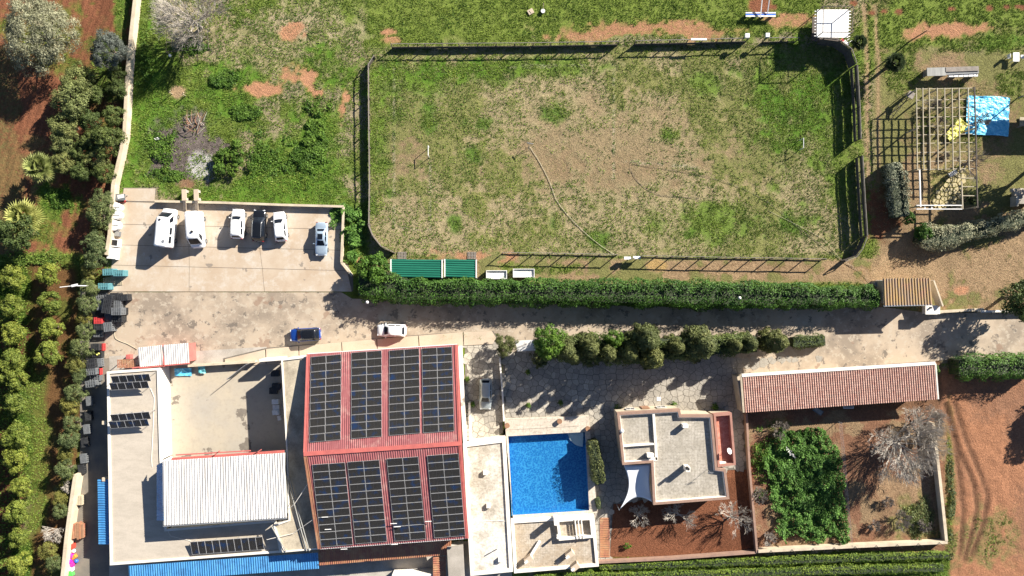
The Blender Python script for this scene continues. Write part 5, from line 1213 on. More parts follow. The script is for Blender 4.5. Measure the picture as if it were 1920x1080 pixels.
    for sy in (-1,1):
        MB().box((.462*L,sy*hw*.66,bz-.30),(.16,.34,.13),-sy*.35).build('headlight', M['lamp_clear'], t, world=False, bevel=.03)
        MB().box((-.492*L,sy*hw*.74,bz-.14),(.06,.26,.16),sy*.2).build('tail_light', M['lamp_red'], t, world=False)
        mx_ = xf0-.28 if not van else xf0-.42
        MB().box((mx_,sy*(hw+.09),bz+.08),(.12,.20,.15)).build('mirror', M['black_metal'] if van else paint, t, world=False, bevel=.03)
        if bars: MB().tube([(xr1+.15,sy*wt*.88,zt-.02),(xr1+.3,sy*wt*.88,zt+.05),(xf1-.3,sy*wt*.88,zt+.05),(xf1-.1,sy*wt*.88,zt-.02)],.022).build('roof_bar', M['steel'], t, world=False)
    MB().box((.497*L,0,.42),(.05,W*.5,.16)).build('grille', M['black_metal'], t, world=False); MB().box((-.5*L,0,.5),(.02,.52,.11)).build('number_plate', M['paint_white'], t, world=False)
    if sunroof: MB().box(((xr1+xf1)/2+.1,0,zt+.03),(.75,.7,.02)).build('sunroof', M['glass'], t, world=False)
    return t
WHITE = gloss('car_white',(.78,.78,.77),.25,.6); BLACK = gloss('car_black',(.008,.009,.011),.2,.8); SILV = gloss('car_silver_blue',(.40,.50,.60),.28,.6,.35); BLUE = gloss('car_blue',(.012,.06,.30),.25,.8,.2); GREYP = gloss('car_grey',(.38,.42,.42),.28,.6,.3)
va = car('white panel van with roof box lid at the left of the car park, nose up',305,426,R(90-6),5.5,2.05,2.55,WHITE,'van',2.3,name='parked_van',cat='van')
MB().box((-.2,.0,2.59),(3.0,.05,.03)).build('roof_rib', M['white_metal'], va, world=False); MB().cyl((1.0,.35,2.56),.14,.1).build('roof_vent', M['black_metal'], va, world=False); MB().cyl((-1.9,-.45,2.56),.2,.08).build('roof_vent', M['steel'], va, world=False)
for sx in (-1.6,-.4): MB().box((sx,-1.0,1.9),(.9,.05,.5)).build('side_window', M['glass'], va, world=False)
vb = car('white panel van with dark windscreen facing down by the ramps',361,430,R(-86),5.1,2.0,2.35,WHITE,'van',2.1,name='parked_van',cat='van')
MB().cyl((.35,.05,2.36),.16,.18).build('roof_vent', M['black_metal'], vb, world=False)
car('white compact car with roof rails right of the vans',443,419,R(88),4.2,1.85,1.6,WHITE,'suv',bars=True)
car('black people carrier between two white cars',483,422,R(88),4.5,1.85,1.65,BLACK,'suv',bars=True)
car('white hatchback right of the black car',523,424,R(96),4.2,1.8,1.5,WHITE,'hatch')
car('silver blue saloon with sunroof alone at the right of the car park',601,448,R(-91),4.75,1.75,1.42,SILV,'sedan',sunroof=True)
car('blue car with black roof parked on the road',570,628,R(183),4.35,1.85,1.5,BLUE,'hatch',roofm=BLACK)
car('white hatchback parked on the road beside the pavement',733,620,R(179),4.1,1.8,1.5,WHITE,'hatch')
car('grey hatchback half in shade on the stone driveway',910,740,R(-91),4.4,1.8,1.5,GREYP,'hatch')

# ------------------------------------------------------------------ fences
def fence(label, pts, h, sp, board=(.0,.45), rails=(1.0,), m='dark_wood', top='grey_wood', name='paddock_fence', post=.11, boards=None):
    W = [P(x,y,h) for x,y in pts]; c = (W[0]+W[-1])/2; t = thing(name,label,'fence',(c.x,c.y,0),0,'arena fences')
    for a,b in zip(W[:-1],W[1:]):
        L = (b-a).length; n = max(1,round(L/sp)); d = (b-a)/n; a0 = Vector((a.x,a.y,0))
        nv = Vector((-d.y,d.x,0)).normalized()*.08
        for i in range(n+1):
            if i == n and b is not W[-1]: continue
            p = a0+d*i; MB().bar((p.x,p.y,-.2),(p.x,p.y,h-.02),post).build('post', M[m], t)
        for i in range(n):
            p,q = a0+d*i, a0+d*(i+1)
            for z in rails: MB().bar(p+Vector((0,0,h*z-.07))+nv, q+Vector((0,0,h*z-.07))+nv, .06, .13 if len(rails) < 3 else .2).build('rail', M[top if z == 1 else m], t)
            if boards:
                for k in range(boards): zz = board[0]+(board[1]-board[0])*(k+.5)/boards; MB().bar(p+Vector((0,0,zz))-nv*.9, q+Vector((0,0,zz))-nv*.9, .04, (board[1]-board[0])/boards-.012).build('board', M[m], t)
            elif board: zz = sum(board)/2; MB().bar(p+Vector((0,0,zz))-nv*.9, q+Vector((0,0,zz))-nv*.9, .04, board[1]-board[0]).build('board', M[m], t)
    return t
fence('dark timber fence along the top edge of the arena, left half',[(733,83),(860,82),(1000,81),(1160,78)],1.6,2.3,(.0,.75))
fence('dark timber fence along the top edge of the arena, right half',[(1192,77),(1290,75),(1404,72)],1.6,2.3,(.0,.75))
fence('short timber fence piece left of the pavilion',[(1436,72),(1470,71),(1500,71)],1.6,2.3)
fence('timber fence down the left side of the arena',[(700,103),(689,120),(690,240),(691,340),(690,420)],1.6,2.3,(.2,.95))
fence('solid boarded curved fence at the lower left corner of the arena',[(690,422),(698,442),(714,462),(737,473)],1.5,1.8,(.05,1.3),boards=4)
fence('timber fence along the bottom of the arena, left half',[(942,474),(1060,476),(1158,478)],1.6,2.3,(.0,.18))
fence('timber fence along the bottom of the arena, right half',[(1204,480),(1350,483),(1550,486)],1.6,2.3,(.0,.18))
fence('solid boarded curved fence at the upper right corner of the arena',[(1545,72),(1575,76),(1597,92),(1606,118)],2.2,1.6,(.05,2.0),boards=5)
fence('timber fence down the right side of the arena, upper part',[(1607,122),(1612,200),(1614,260)],1.9,2.3,(.05,.8),(1.0,.86,.74,.62),boards=3)
fence('timber fence down the right side of the arena, lower part',[(1617,292),(1622,380),(1626,442)],1.9,2.3,(.05,.8),(1.0,.86,.74,.62),boards=3)
fence('solid boarded fence at the lower right corner of the arena',[(1626,444),(1617,466),(1607,480),(1586,489)],1.6,1.6,(.05,1.4),boards=4)
fence('low wooden fence on the right paddock gap below the tiled roof',[(1744,762),(1756,790)],1.5,1.2,None,(1.0,.6),'brown_wood','brown_wood')
for k,(x,y,w_) in enumerate(((1310,74,.28),(1400,68,.6),(1438,67,.55))):
    t = thing('fence_box',['long white plank lying on the top fence','left white box on top of the arena fence','right white box on top of the arena fence'][k],'box',P(x,y,1.62)); d = (2.2,w_,.1) if k == 0 else (w_,w_,.35)
    MB().box((0,0,d[2]/2),d).build('box_body', M['paint_white'], t, world=False, bevel=.02)
for k,(x,y) in enumerate(((1176,484),(1194,483))):
    t = thing('feed_box',['left grey box hung on the lower arena fence','right grey box hung on the lower arena fence'][k],'box',P(x,y,.9)); MB().box((0,0,0),(.9,.35,.5)).build('box_body', M['plastic_grey'], t, world=False); MB().box((0,0,.27),(.95,.4,.05)).build('lid', M['paint_white'], t, world=False)
# goals
for k,(x,y) in enumerate(((805,286),(1499,272))):
    t = thing('small_goal',['small white goal frame in the left half of the arena','small white goal frame in the right half of the arena'][k],'goal',(*P(x,y).xy,0))
    a,b = P(x,y-9),P(x,y+9)
    for p in (a,b): MB().tube([p,p+Vector((0,0,1.35))],.05).build('post', M['paint_white'], t)
    MB().tube([a+Vector((0,0,1.35)),b+Vector((0,0,1.35))],.05).build('crossbar', M['paint_white'], t)
# sprinkler and hoses
t = thing('sprinkler','tripod sprinkler standing in the middle of the arena','sprinkler',(*P(992,273).xy,0)); c = P(992,273,0)+Vector((0,0,1.3))
for k in range(3): a_ = k*2.1+.4; MB().tube([c,Vector((c.x+.7*math.cos(a_),c.y+.7*math.sin(a_),0))],.03).build('leg', M['steel'], t)
MB().tube([c+Vector((-.3,.1,.05)),c+Vector((.4,-.1,.3))],.07).build('nozzle', M['steel'], t)
def spl(pts, z, n=10):
    out = []; Q = [P(x,y,0) for x,y in pts]; Q = [Q[0]]+Q+[Q[-1]]
    for i in range(1,len(Q)-2):
        for k in range(n):
            t_ = k/n; p0,p1,p2,p3 = Q[i-1:i+3]; out.append(.5*((2*p1)+(p2-p0)*t_+(2*p0-5*p1+4*p2-p3)*t_*t_+(3*p1-p0-3*p2+p3)*t_**3)+Vector((0,0,z)))
    out.append(Q[-2]+Vector((0,0,z))); return out
def hose(name,label,pts,r,m,z=.08): tag(MB().tube(spl(pts,z),r,6).build(name,M[m],smooth=True),label,'hose')
hose('hose','pale hose curving from the sprinkler to the lower fence',[(993,275),(1012,305),(1030,340),(1045,378),(1075,415),(1110,448),(1140,470),(1154,478)],.028,'hose')
hose('cable','thin dark hose across the right half of the arena',[(1185,308),(1290,325),(1370,345),(1440,380),(1500,430),(1570,482),(1610,510),(1632,532)],.016,'black_metal')
hose('cable','second thin dark hose in the lower right of the arena',[(1440,395),(1500,425),(1545,450),(1575,485),(1600,500)],.016,'hose')
hose('cable','thin dark hose lying right of the arena centre',[(1180,315),(1200,345),(1235,365),(1310,372)],.022,'black_metal')
hose('cable','thin pale hose on the stained ground beside the crates',[(215,620),(218,635),(240,645),(258,655)],.03,'hose')
# pole by lower fence
t = thing('light_pole','slim pole with floodlight behind the lower arena fence','lamp post',(*P(1178,487).xy,0)); c = P(1178,487); MB().tube([c,c+Vector((0,0,5))],.06).build('pole', M['steel'], t); MB().box(c+Vector((0,.15,4.9)),(.4,.25,.2)).build('floodlight', M['paint_white'], t)
t = thing('utility_pole','leaning timber pole right of the dirt track','pole',(*P(1690,92).xy,0)); c = P(1705,78); MB().tube([c,c+Vector((0,0,4.2))],[.12,.08]).build('pole', M['brown_wood'], t); MB().bar(c+Vector((-.5,0,4)),c+Vector((.5,0,4)),.08).build('crossarm', M['brown_wood'], t)
t = thing('street_lamp','white lamp on a slim pole in the shaded road below the hedge','lamp post',(*P(697,566).xy,.012)); c = P(697,566,.012); MB().tube([c,c+Vector((0,0,2.6))],.05).build('pole', M['black_metal'], t); MB().sphere(c+Vector((-.05,0,2.75)),.22).build('globe', M['paint_white'], t)
t = thing('street_lamp','small white lamp peeking out of the long hedge','lamp post',(*P(1373,558).xy,0)); c = P(1373,558); MB().tube([c,c+Vector((0,0,3.0))],.05).build('pole', M['black_metal'], t); MB().sphere(c+Vector((0,0,3.1)),.22).build('globe', M['paint_white'], t)
t = thing('street_lamp','white street lamp arm reaching over the orchard edge','lamp post',(*P(180,538).xy,0)); c = P(182,536); MB().tube([c,c+Vector((0,0,5)),c+Vector((.0,.0,5.2))],[.09,.06,.06]).build('pole', M['white_metal'], t); MB().tube([c+Vector((0,0,5.2)),c+Vector((-1.6,-.2,5.5))],.05).build('arm', M['white_metal'], t); MB().box(c+Vector((.2,.05,5.25)),(.8,.3,.14),.2).build('lamp_head', M['white_metal'], t)
# metal frame on meadow with white lamp, metal arch
t = thing('climbing_frame','rectangular thin metal frame under the leafless meadow tree','frame',(*P(362,82).xy,0))
q = [P(322,64,0),P(397,62,0),P(400,98,0),P(321,104,0)]
for p in q: MB().tube([p,p+Vector((0,0,1.5))],.05).build('post', M['dark_wood'], t)
for a,b in ((q[0],q[3]),(q[1],q[2]),(q[2],q[3])): MB().tube([a+Vector((0,0,1.45)),b+Vector((0,0,1.45))],.035).build('rail', M['dark_wood'], t)
t = thing('white_ball','white ball shaped lamp on the corner of the metal frame','lamp',P(320,105,1.5)); MB().sphere((0,0,.2),.2).build('globe', M['paint_white'], t, world=False); MB().cyl((0,0,-.0),.06,.1).build('socket', M['black_metal'], t, world=False)
for k,(x,y) in enumerate(((323,176),(348,180))):
    t = thing('bent_post',['left bent rusty post on the bare earth patch','right bent rusty post on the bare earth patch'][k],'post',(*P(x,y).xy,0)); c = P(x,y); MB().tube([c,c+Vector((0,0,1.0)),c+Vector((.35,.1,1.3))],.06).build('post', M['pale_wood'], t)
r = random.Random(9); bp_ = thing('brush_pile','heap of dry branches above the burnt patch','brush pile',(*P(372,232).xy,0))
for k in range(26):
    x,y = 372+r.uniform(-22,18), 228+r.uniform(-12,18); a = r.uniform(0,3.1); L = r.uniform(.8,2.0); p = P(x,y,.12+.025*k)
    MB().tube([p-Vector((math.cos(a),math.sin(a),.05))*L/2, p+Vector((0,0,.08)), p+Vector((math.cos(a),math.sin(a),.05))*L/2],[.045,.035,.015],5).build('branch', M['pale_bark'] if k%3 == 0 else M['brown_wood'], bp_)
tag(MB().box(P(295,260,.1),(.8,.35,.12),.3).build('white_board', M['paint_white'], bevel=.02),'white board lying left of the burnt patch','board')
# cars' ramps
for k,x in enumerate((345.5,368)):
    t = thing('loading_ramp',['left concrete vehicle ramp over the car park wall','right concrete vehicle ramp over the car park wall'][k],'ramp',(*P(x,372).xy,0))
    a,b,c = P(x-.5,355,.9),P(x+.3,376,.95),P(x+1,394,.12)
    MB().bar(a,b,.62,.14).build('deck', M['concrete'], t); MB().bar(b,c,.45,.12).build('slope', M['concrete'], t)
    for p in (a.lerp(b,.15),a.lerp(b,.85)): MB().box((p.x,p.y,p.z/2-.05),(.45,.35,p.z-.06)).build('support', M['concrete_grey'], t)
# green shelter, troughs, pallets
t = thing('green_shelter','long green corrugated shelter roof above the hedge','shelter',(*P(812,502).xy,0))
for (x0,x1) in ((733,829),(834,893)):
    a,b,c,d = P(x0,486,2.3),P(x0,519,2.1),P(x1,521,2.1),P(x1,487,2.3); corr('roof_sheet',a,b,c,d,.28,.05,M['green_sheet'],t)
    for p,q in ((a,b),(d,c)): MB().bar(p+Vector((0,0,.05)),q+Vector((0,0,.05)),.16,.12).build('white_trim', M['paint_white'], t)
    for p in (a,b,c,d): MB().bar((p.x*.998,p.y,0),(p.x*.998,p.y,p.z-.05),.1).build('post', M['steel'], t)
    MB().bar(Vector((b.x,b.y,1.0))+Vector((0,.1,0)), Vector((c.x,c.y,1.0))+Vector((0,.1,0)), .06, 1.9).build('back_wall', M['green_sheet'], t)
for k,(x,y,w_) in enumerate(((931,515,2.9),(982,512,3.0))):
    t = thing('white_trough',['left white rectangular trough above the hedge','right white rectangular trough above the hedge'][k],'trough',(*P(x,y).xy,0)); c = P(x,y,.9)
    o_ = [(c.x-w_/2,c.y-.6),(c.x+w_/2,c.y-.6),(c.x+w_/2,c.y+.6),(c.x-w_/2,c.y+.6)]; MB().ring(o_,inset(o_,.08),.1,.9).build('sides', M['paint_white'], t); MB().prism(inset(o_,.081),.1,.68).build('floor', M['paint_white'], t); MB().box((c.x,c.y,.05),(w_*.8,.8,.1)).build('base', M['grey_wood'], t)
def pallet(label,x,y,m='pale_wood',rz=0,z=0,w=1.2,d=1.0):
    c = P(x,y,z); t = thing('pallet',label,'pallet',c,rz,'wooden pallets')
    for i in range(6): MB().box((-w/2+.06+i*(w-.12)/5,0,.13),(.12,d,.022)).build('plank', M[m], t, world=False)
    for i in range(3): MB().box((0,-d/2+.06+i*(d-.12)/2,.06),(w,.09,.1)).build('bearer', M[m], t, world=False)
    return t
pallet('pale pallet behind the left end of the green shelter',754,479,'grey_wood'); pallet('grey pallet behind the right end of the green shelter',885,479,'grey_wood')
pallet('orange brown pallet below the left teal crate',203,527,'pale_wood',.1); pallet('orange brown pallet below the right teal crate',222,528,'pale_wood',.1)
# ------------------------------------------------------------------ plastic bins
BIN = {}
def bin_(label,x,y,m,z=0,rz=0,lid=False,w=1.2,d=1.0,h=.62,n=1,name='plastic_crate'):
    key = (m,w,d,h)
    if key not in BIN:
        mb = MB(); o_ = [(-w/2,-d/2),(w/2,-d/2),(w/2,d/2),(-w/2,d/2)]; mb.ring(o_,inset(o_,.05),h-.10,h)
        for i in range(5):
            for sy in (-1,1): mb.box((-w/2+.1+i*(w-.2)/4,sy*(d/2-.025),h*.45),(.12,.04,h*.72))
            for sx in (-1,1): mb.box((sx*(w/2-.025),-d/2+.1+i*(d-.2)/4,h*.45),(.04,.12,h*.72))
        b2 = MB().prism(inset(o_,.03),.05,.14); 
        for i in range(3): b2.box((-w/2+.1+i*(w-.2)/2,0,.025),(.14,d*.9,.05))
        l2 = MB()
        for i in range(5): l2.box((-w/2+.12+i*(w-.24)/4,0,h+.0),(.15,d-.02,.03))
        l2.box((0,0,h-.025),(w-.02,.1,.03)); BIN[key] = (mb.mesh('side_walls',M[m]),b2.mesh('base',M[m]),l2.mesh('slatted_top',M[m]))
    c = P(x,y,z+h); t = thing(name,label,'crate',(c.x,c.y,z),rz,'plastic crates by the lane'); a,b,l = BIN[key]; meshobj('side_walls',a,t); meshobj('base',b,t)
    if lid: meshobj('slatted_top',l,t)
    return t
def stack(x,y,ms,rz,desc,w=1.2,d=1.0):
    """stack of crates, ms bottom to top"""
    c = P(x,y,len(ms)*.6)
    for i,m in enumerate(ms):
        k = (H-len(ms)*.6)/(H-(i*.6+.62)); px_,py_ = 960+(c.x)*F/(H-(i*.6+.62)), 540-c.y*F/(H-(i*.6+.62))
        top = i == len(ms)-1; pl = 'top' if top else ('bottom' if i == 0 else ORD[i])
        bin_(f'{pl} crate of the {desc}',px_,py_,m,i*.6,rz,True,w,d)
B_,Gr,T_ = 'plastic_black','plastic_grey','plastic_teal'
stack(202,510,[T_,T_],.05,'left teal crate stack above the pallets',1.45,.9); stack(222,512,[T_,T_],0,'right teal crate stack above the pallets',1.45,.85); stack(194,537,[T_,T_],0,'teal crate stack below the pallets',1.5,.9)
stack(189,555,[Gr],.1,'single grey pallet crate below the teal ones',1.5,.7); stack(188,571,[Gr,Gr],0,'grey crate stack beside the tall black one',.95,1.6)
stack(202,562,[B_]*3,-.15,'tall black crate stack in the middle of the pile',1.2,1.4); stack(199,579,[B_]*3,-.15,'second tall black crate stack below it',1.2,1.3)
stack(214,556,[B_]*2,0,'black crate stack at the upper middle of the pile'); stack(231,558,[B_]*2,.1,'black crate stack at the upper right of the pile',1.2,.9)
stack(218,571,[B_,Gr],0,'crate stack with dark grey top on the right of the pile',1.3,1.1); stack(218,584,[B_,Gr,Gr],0,'light grey topped crate stack on the right of the pile',1.4,1.0); stack(219,597,[B_,B_],0,'black crate stack at the lower right of the pile',1.5,1.0)
stack(186,588,[B_],0,'black crate stack at the left of the pile',1.1,.9); stack(184,601,[B_,'plastic_red'],0,'red topped crate stack',1.2,.9); stack(202,597,[Gr],0,'low grey crate stack below the tall ones',1.0,1.2); stack(202,613,[Gr,Gr],.1,'grey crate stack at the bottom of the pile',1.2,1.3)
stack(184,613,[B_,B_],0,'black crate stack below the red one',1.2,.9); stack(184,626,[Gr],0,'dark grey crate stack at the lower left of the pile',1.3,.9)
stack(178,651,[B_,B_],0,'black crate stack beside the lane above the red box',1.2,.9); stack(190,651,['plastic_red'],0,'red crate stack by the lane',.6,1.0); stack(182,664,[B_],0,'low black crate stack with yellow fruit',1.4,.9)
stack(170,682,[B_,B_],.1,'black crate stack further down the lane',1.2,1.4); stack(184,680,[Gr],.1,'grey crate stack right of it',1.0,1.2); stack(171,697,[Gr,Gr],.1,'grey topped crate stack down the lane',1.4,.9); stack(185,697,['plastic_red'],0,'small red crate stack down the lane',.5,.9)
stack(178,709,[Gr],.0,'flat grey crate stack at the lane side',1.5,.8); stack(170,720,[Gr,Gr],.1,'pale grey crate stack at the lane side',1.5,.9)
for k,(x,y) in enumerate(((167,752),(165,780),(162,805),(158,830),(156,860),(152,880))): stack(x,y,[B_] if k%2 else [Gr],.12,f'{ORD[k]} crate stack down the shaded lane below the grey ones',.9,1.3)
for k,(dx,dy) in enumerate(((-4,-1),(0,1),(3,-1))):
    p = P(182+dx,664+dy,.66); tag(MB().sphere(p,(.16,.12,.12),10,6).build('fruit', M['tarp_yellow'],smooth=True),['left','middle','right'][k]+' yellow fruit in the low black crate','fruit','fruit in crate')
# things by the car park wall: round water tanks, sinks, sheets
for k,(x,y,r_) in enumerate(((221,389,.62),(221,404,.6),(216,423,.75))):
    t = thing('round_tank',['upper white round tank beside the car park','middle white round tank beside the car park','lower large white round tank beside the car park'][k],'tank',(*P(x,y,.5).xy,.035)); MB().cyl((0,0,0),r_,.95,20,r_*.96).build('shell', M['white_metal'], t, world=False, smooth=False); MB().cyl((0,0,.952),r_*1.04,.06,20,r_*.9).build('lid', M['white_metal'], t, world=False); MB().bar((-r_,0,1.03),(r_,0,1.03),.06,.05).build('strap', M['steel'], t, world=False)
t = thing('scrap_table','grey table with white sheet at the top left of the car park','table',(*P(225,370,.7).xy,.035)); MB().box((0,0,.8),(1.6,.9,.06)).build('top', M['plastic_grey'], t, world=False)
for sx in (-.7,.7):
    for sy in (-.35,.35): MB().box((sx,sy,.38),(.07,.07,.76)).build('leg', M['steel'], t, world=False)
MB().box((.2,.1,.84),(.9,.5,.03),.2).build('sheet', M['white_metal'], t, world=False)
t = thing('red_tool_box','small red and dark box below the grey table','box',(*P(229,377,.3).xy,.035)); MB().box((0,0,.25),(.8,.35,.5)).build('box_body', M['plastic_red'], t, world=False, bevel=.03); MB().box((0,0,.52),(.82,.37,.05)).build('lid', M['plastic_black'], t, world=False)
for k,(x,y,w_,d_,m,h) in enumerate(((215,438,1.3,.7,'plastic_grey',.5),(212,455,1.5,1.1,'white_metal',.8),(209,475,1.3,1.6,'white_metal',.9))):
    t = thing('metal_cabinet',['grey heap of sheet metal below the round tanks','white open cabinet with dark opening beside the car park','large white cabinet lying beside the car park'][k],'cabinet',(*P(x,y,h).xy,.035),R(-6)); o_=[(-w_/2,-d_/2),(w_/2,-d_/2),(w_/2,d_/2),(-w_/2,d_/2)]
    MB().prism(o_,0,h-.1).build('cabinet_body', M[m], t, world=False)
    if k == 1: MB().ring(o_,inset(o_,.15),h-.1,h).build('rim', M[m], t, world=False); MB().prism(inset(o_,.16),h-.1,h-.08).build('inside', M['black_metal'], t, world=False)
    else: MB().box((0,0,h-.05),(w_*.94,d_*.94,.08),.03).build('door_panel', M['white_metal'] if k else M['fibre_grey'], t, world=False)
# colourful stuff by the lower wall
cols = {'pink':(.72,.03,.32),'orange':(.75,.25,.03),'blue':(.03,.14,.60),'green':(.08,.50,.08),'magenta':(.55,.02,.45),'white':(.75,.75,.75),'red':(.6,.06,.04),'turq':(.10,.55,.55)}
MC = {k: mat('plastic_'+k+'_toy',v,rough=.4,grain=.05) for k,v in cols.items()}
for k,(x,y,c_,s,kd) in enumerate(((135,1023,'red',.75,'box'),(138,1033,'white',.5,'ball'),(132,1042,'pink',.7,'box'),(139,1044,'orange',.55,'box'),(143,1052,'blue',.5,'ball'),(130,1052,'magenta',.8,'box'),(136,1058,'pink',.6,'box'),(127,1064,'blue',.7,'box'),(134,1066,'white',.6,'box'),(124,1073,'turq',.7,'box'),(133,1075,'green',.7,'box'))):
    nm = {'red':'red plastic toy box at the top of the toy heap','orange':'orange plastic toy box in the toy heap','green':'green plastic toy box at the bottom of the toy heap','turq':'turquoise plastic toy box at the bottom of the toy heap','magenta':'magenta plastic toy box against the lower wall'}.get(c_,f'{c_} plastic toy of the heap, {ORD[k]} from the top')
    t = thing('toy_box' if kd == 'box' else 'toy_ball',nm,'toy',(*P(x,y,.3).xy,.008),.2*k,'toys by the lower wall')
    if kd == 'ball': MB().sphere((0,0,s*.55),s*.55,14,10).build('ball', MC[c_], t, world=False, smooth=True); MB().cyl((0,0,0),.12,.1).build('valve', M['black_metal'], t, world=False)
    else: MB().box((0,0,s*.4),(s*1.1,s*.9,s*.8)).build('tub', MC[c_], t, world=False, bevel=.06); MB().box((0,0,s*.84),(s*1.16,s*.96,s*.1)).build('lid', MC[c_], t, world=False, bevel=.03)
t = thing('wood_stack','stack of reddish timber beams beside the lower wall','timber stack',(*P(146,995,.5).xy,.008))
for i in range(6):
    for j in range(3): MB().box((-.75+i*.3,0,.12+j*.26),(.26,2.3-.2*(i%3),.24)).build('beam', M['brown_wood'] if (i+j)%3 else M['barn_rust'], t, world=False)
t = thing('wood_stack','small stack of grey boards beside the lower wall','timber stack',(*P(146,938,.5).xy,.008))
for i in range(5): MB().box((-.5+i*.26,0,.3),(.22,1.3,.6)).build('board', M['pale_wood'], t, world=False)
# yard things
t = thing('blue_tarp','blue tarpaulin spread by the yard entrance','tarpaulin',(*P(345,697).xy,.03))
def cloth(parent,x,y,w,d,h,m,seed,rz=0,res=34,name='sheet'):
    X_,Y_ = np.meshgrid(np.linspace(-w/2,w/2,res),np.linspace(-d/2,d/2,res)); Z_ = h*fbm(X_*1.5+seed,Y_*2.2,seed,4)+.04; X_ = X_+.25*(fbm(Y_*.8,X_*.3,seed+3)-.5); Y_ = Y_+.3*(fbm(X_*.7,Y_*.3,seed+5)-.5)
    I = np.arange(res*res).reshape(res,res); o = meshobj(name,npmesh(name,np.stack([X_,Y_,Z_],-1).reshape(-1,3),np.stack([I[:-1,:-1],I[:-1,1:],I[1:,1:],I[1:,:-1]],-1).reshape(-1,4),m),parent); o.rotation_euler=(0,0,rz); o.modifiers.new('s','SOLIDIFY').thickness=.01; return o
cloth(t,0,0,2.4,1.1,.25,M['tarp_blue'],5)
t = thing('crumpled_tarp','crumpled light blue plastic sheet in the yard corner','tarpaulin',(*P(381,691).xy,.03)); cloth(t,0,0,1.0,1.2,.7,M['plastic_aqua'] if 'plastic_aqua' in M else mat('plastic_aqua',(.12,.50,.55),(.3,.65,.68),3),7)
for k,(x,y,n_) in enumerate(((514,753,2),(520,753,2),(514,764,1),(520,764,1),(515,773,2),(521,773,2),(523,784,1))):
    for j in range(n_):
        t = thing('polystyrene_box',f'{"top" if j == n_-1 else "lower"} white foam box, {ORD[k]} place in the row by the yard wall','box',(*P(x,y,.4).xy,.03+j*.36),.03*k,'foam boxes in the yard'); MB().box((0,0,.15),(.42,.62,.28)).build('tub', M['paint_white'], t, world=False, bevel=.02); MB().box((0,0,.32),(.45,.65,.06)).build('lid', M['paint_white'], t, world=False)
for k,(x,y) in enumerate(((515,700),(517,725),(512,733))): bin_(['dark crate by the upper right yard wall','dark crate in the middle of the right yard wall','dark crate left of the foam boxes'][k],x,y,B_,.03,0,True,1.1,.9)

# ------------------------------------------------------------------ pavilion
pv_ = thing('pavilion','raised open pavilion with white boarded roof at the arena corner','pavilion',(*P(1540,75).xy,0)); RZ_=3.0
a,b,c,d = P(1532,18,RZ_),P(1592,18,RZ_),P(1590,71,RZ_),P(1531,70,RZ_)
nb = 9
for i in range(nb):
    p0,p1 = a.lerp(b,(i+.03)/nb),a.lerp(b,(i+.97)/nb); q0,q1 = d.lerp(c,(i+.03)/nb),d.lerp(c,(i+.97)/nb); zz=Vector((0,0,.05)); MB().add([p0,p1,q1,q0,p0+zz,p1+zz,q1+zz,q0+zz],[(0,1,2,3),(7,6,5,4),(0,4,5,1),(1,5,6,2),(2,6,7,3),(3,7,4,0)]).build('roof_board', M['paint_white'], pv_)
for k in range(9):
    p,q = a.lerp(d,(k+.5)/9),b.lerp(c,(k+.5)/9); e = (q-p).normalized()*.3; MB().bar(p-e-Vector((0,0,.08)),q+e-Vector((0,0,.08)),.1,.12).build('rafter', M['paint_white'], pv_)
tops=[]
for p in (a,b,c,d): q = p.lerp((a+c)/2,.08); MB().bar((q.x,q.y,0),(q.x,q.y,RZ_+1.5),.09).build('post', M['dark_wood'], pv_); tops.append(Vector((q.x,q.y,RZ_+1.5)))
for i in range(4): MB().bar(tops[i],tops[(i+1)%4],.07).build('frame_bar', M['dark_wood'], pv_)
MB().prism([(p.x,p.y) for p in (a.lerp(c,.06),b.lerp(d,.06),c.lerp(a,.06),d.lerp(b,.06))],.9,1.0).build('platform', M['dark_wood'], pv_)
t = thing('white_chairs','pile of white and red plastic chairs below the pavilion roof','chairs',(*P(1583,76,.8).xy,0))
for i in range(3):
    s = Vector((i*.35-.3,-.25*i,0)); MB().box(s+Vector((0,0,.9)),(.45,.45,.05),.6).build('seat', M['plastic_red'] if i == 0 else M['paint_white'], t, world=False); MB().box(s+Vector((.15,.15,1.2)),(.45,.06,.6),.6).build('backrest', M['paint_white'], t, world=False); MB().box(s+Vector((0,0,.44)),(.35,.35,.86),.6).build('legs', M['paint_white'], t, world=False)
# seesaw bench top
t = thing('bench_rack','long blue and white rack on red earth at the top edge','rack',(*P(1425,27,.5).xy,0))
for k,(dy,m) in enumerate(((.12,'paint_white'),(-.12,'tarp_blue'),(-.34,'paint_white'))): MB().box((0,dy,.75),(4.2,.16,.08)).build('beam', M[m] if m != 'tarp_blue' else MC['blue'], t, world=False)
for sx in (-1.8,-.6,.6,1.8): MB().box((sx,-.1,.36),(.1,.5,.7)).build('trestle', M['steel'], t, world=False)
for sx in (-.1,.9): MB().bar((sx,-.6 if sx < 0 else 0,.9),(sx,1.6,1.6),.12).build('white_post', M['paint_white'], t, world=False)
t = thing('white_sack','pale cardboard piece on the top meadow','cardboard',P(995,22,.08)); MB().box((0,0,.05),(.8,.7,.06),.5).build('sheet', M['concrete'], t, world=False); MB().box((.1,.05,.1),(.4,.5,.05),.7).build('flap', M['concrete'], t, world=False)
t = thing('feed_tub','small white tub on red earth on the top meadow','tub',P(1018,22,.05)); MB().cyl((0,0,0),.25,.3,14,.3).build('tub', M['paint_white'], t, world=False); MB().tube([(0,.3,.3),(.1,1.2,.1)],.05).build('handle', M['bark'], t, world=False)

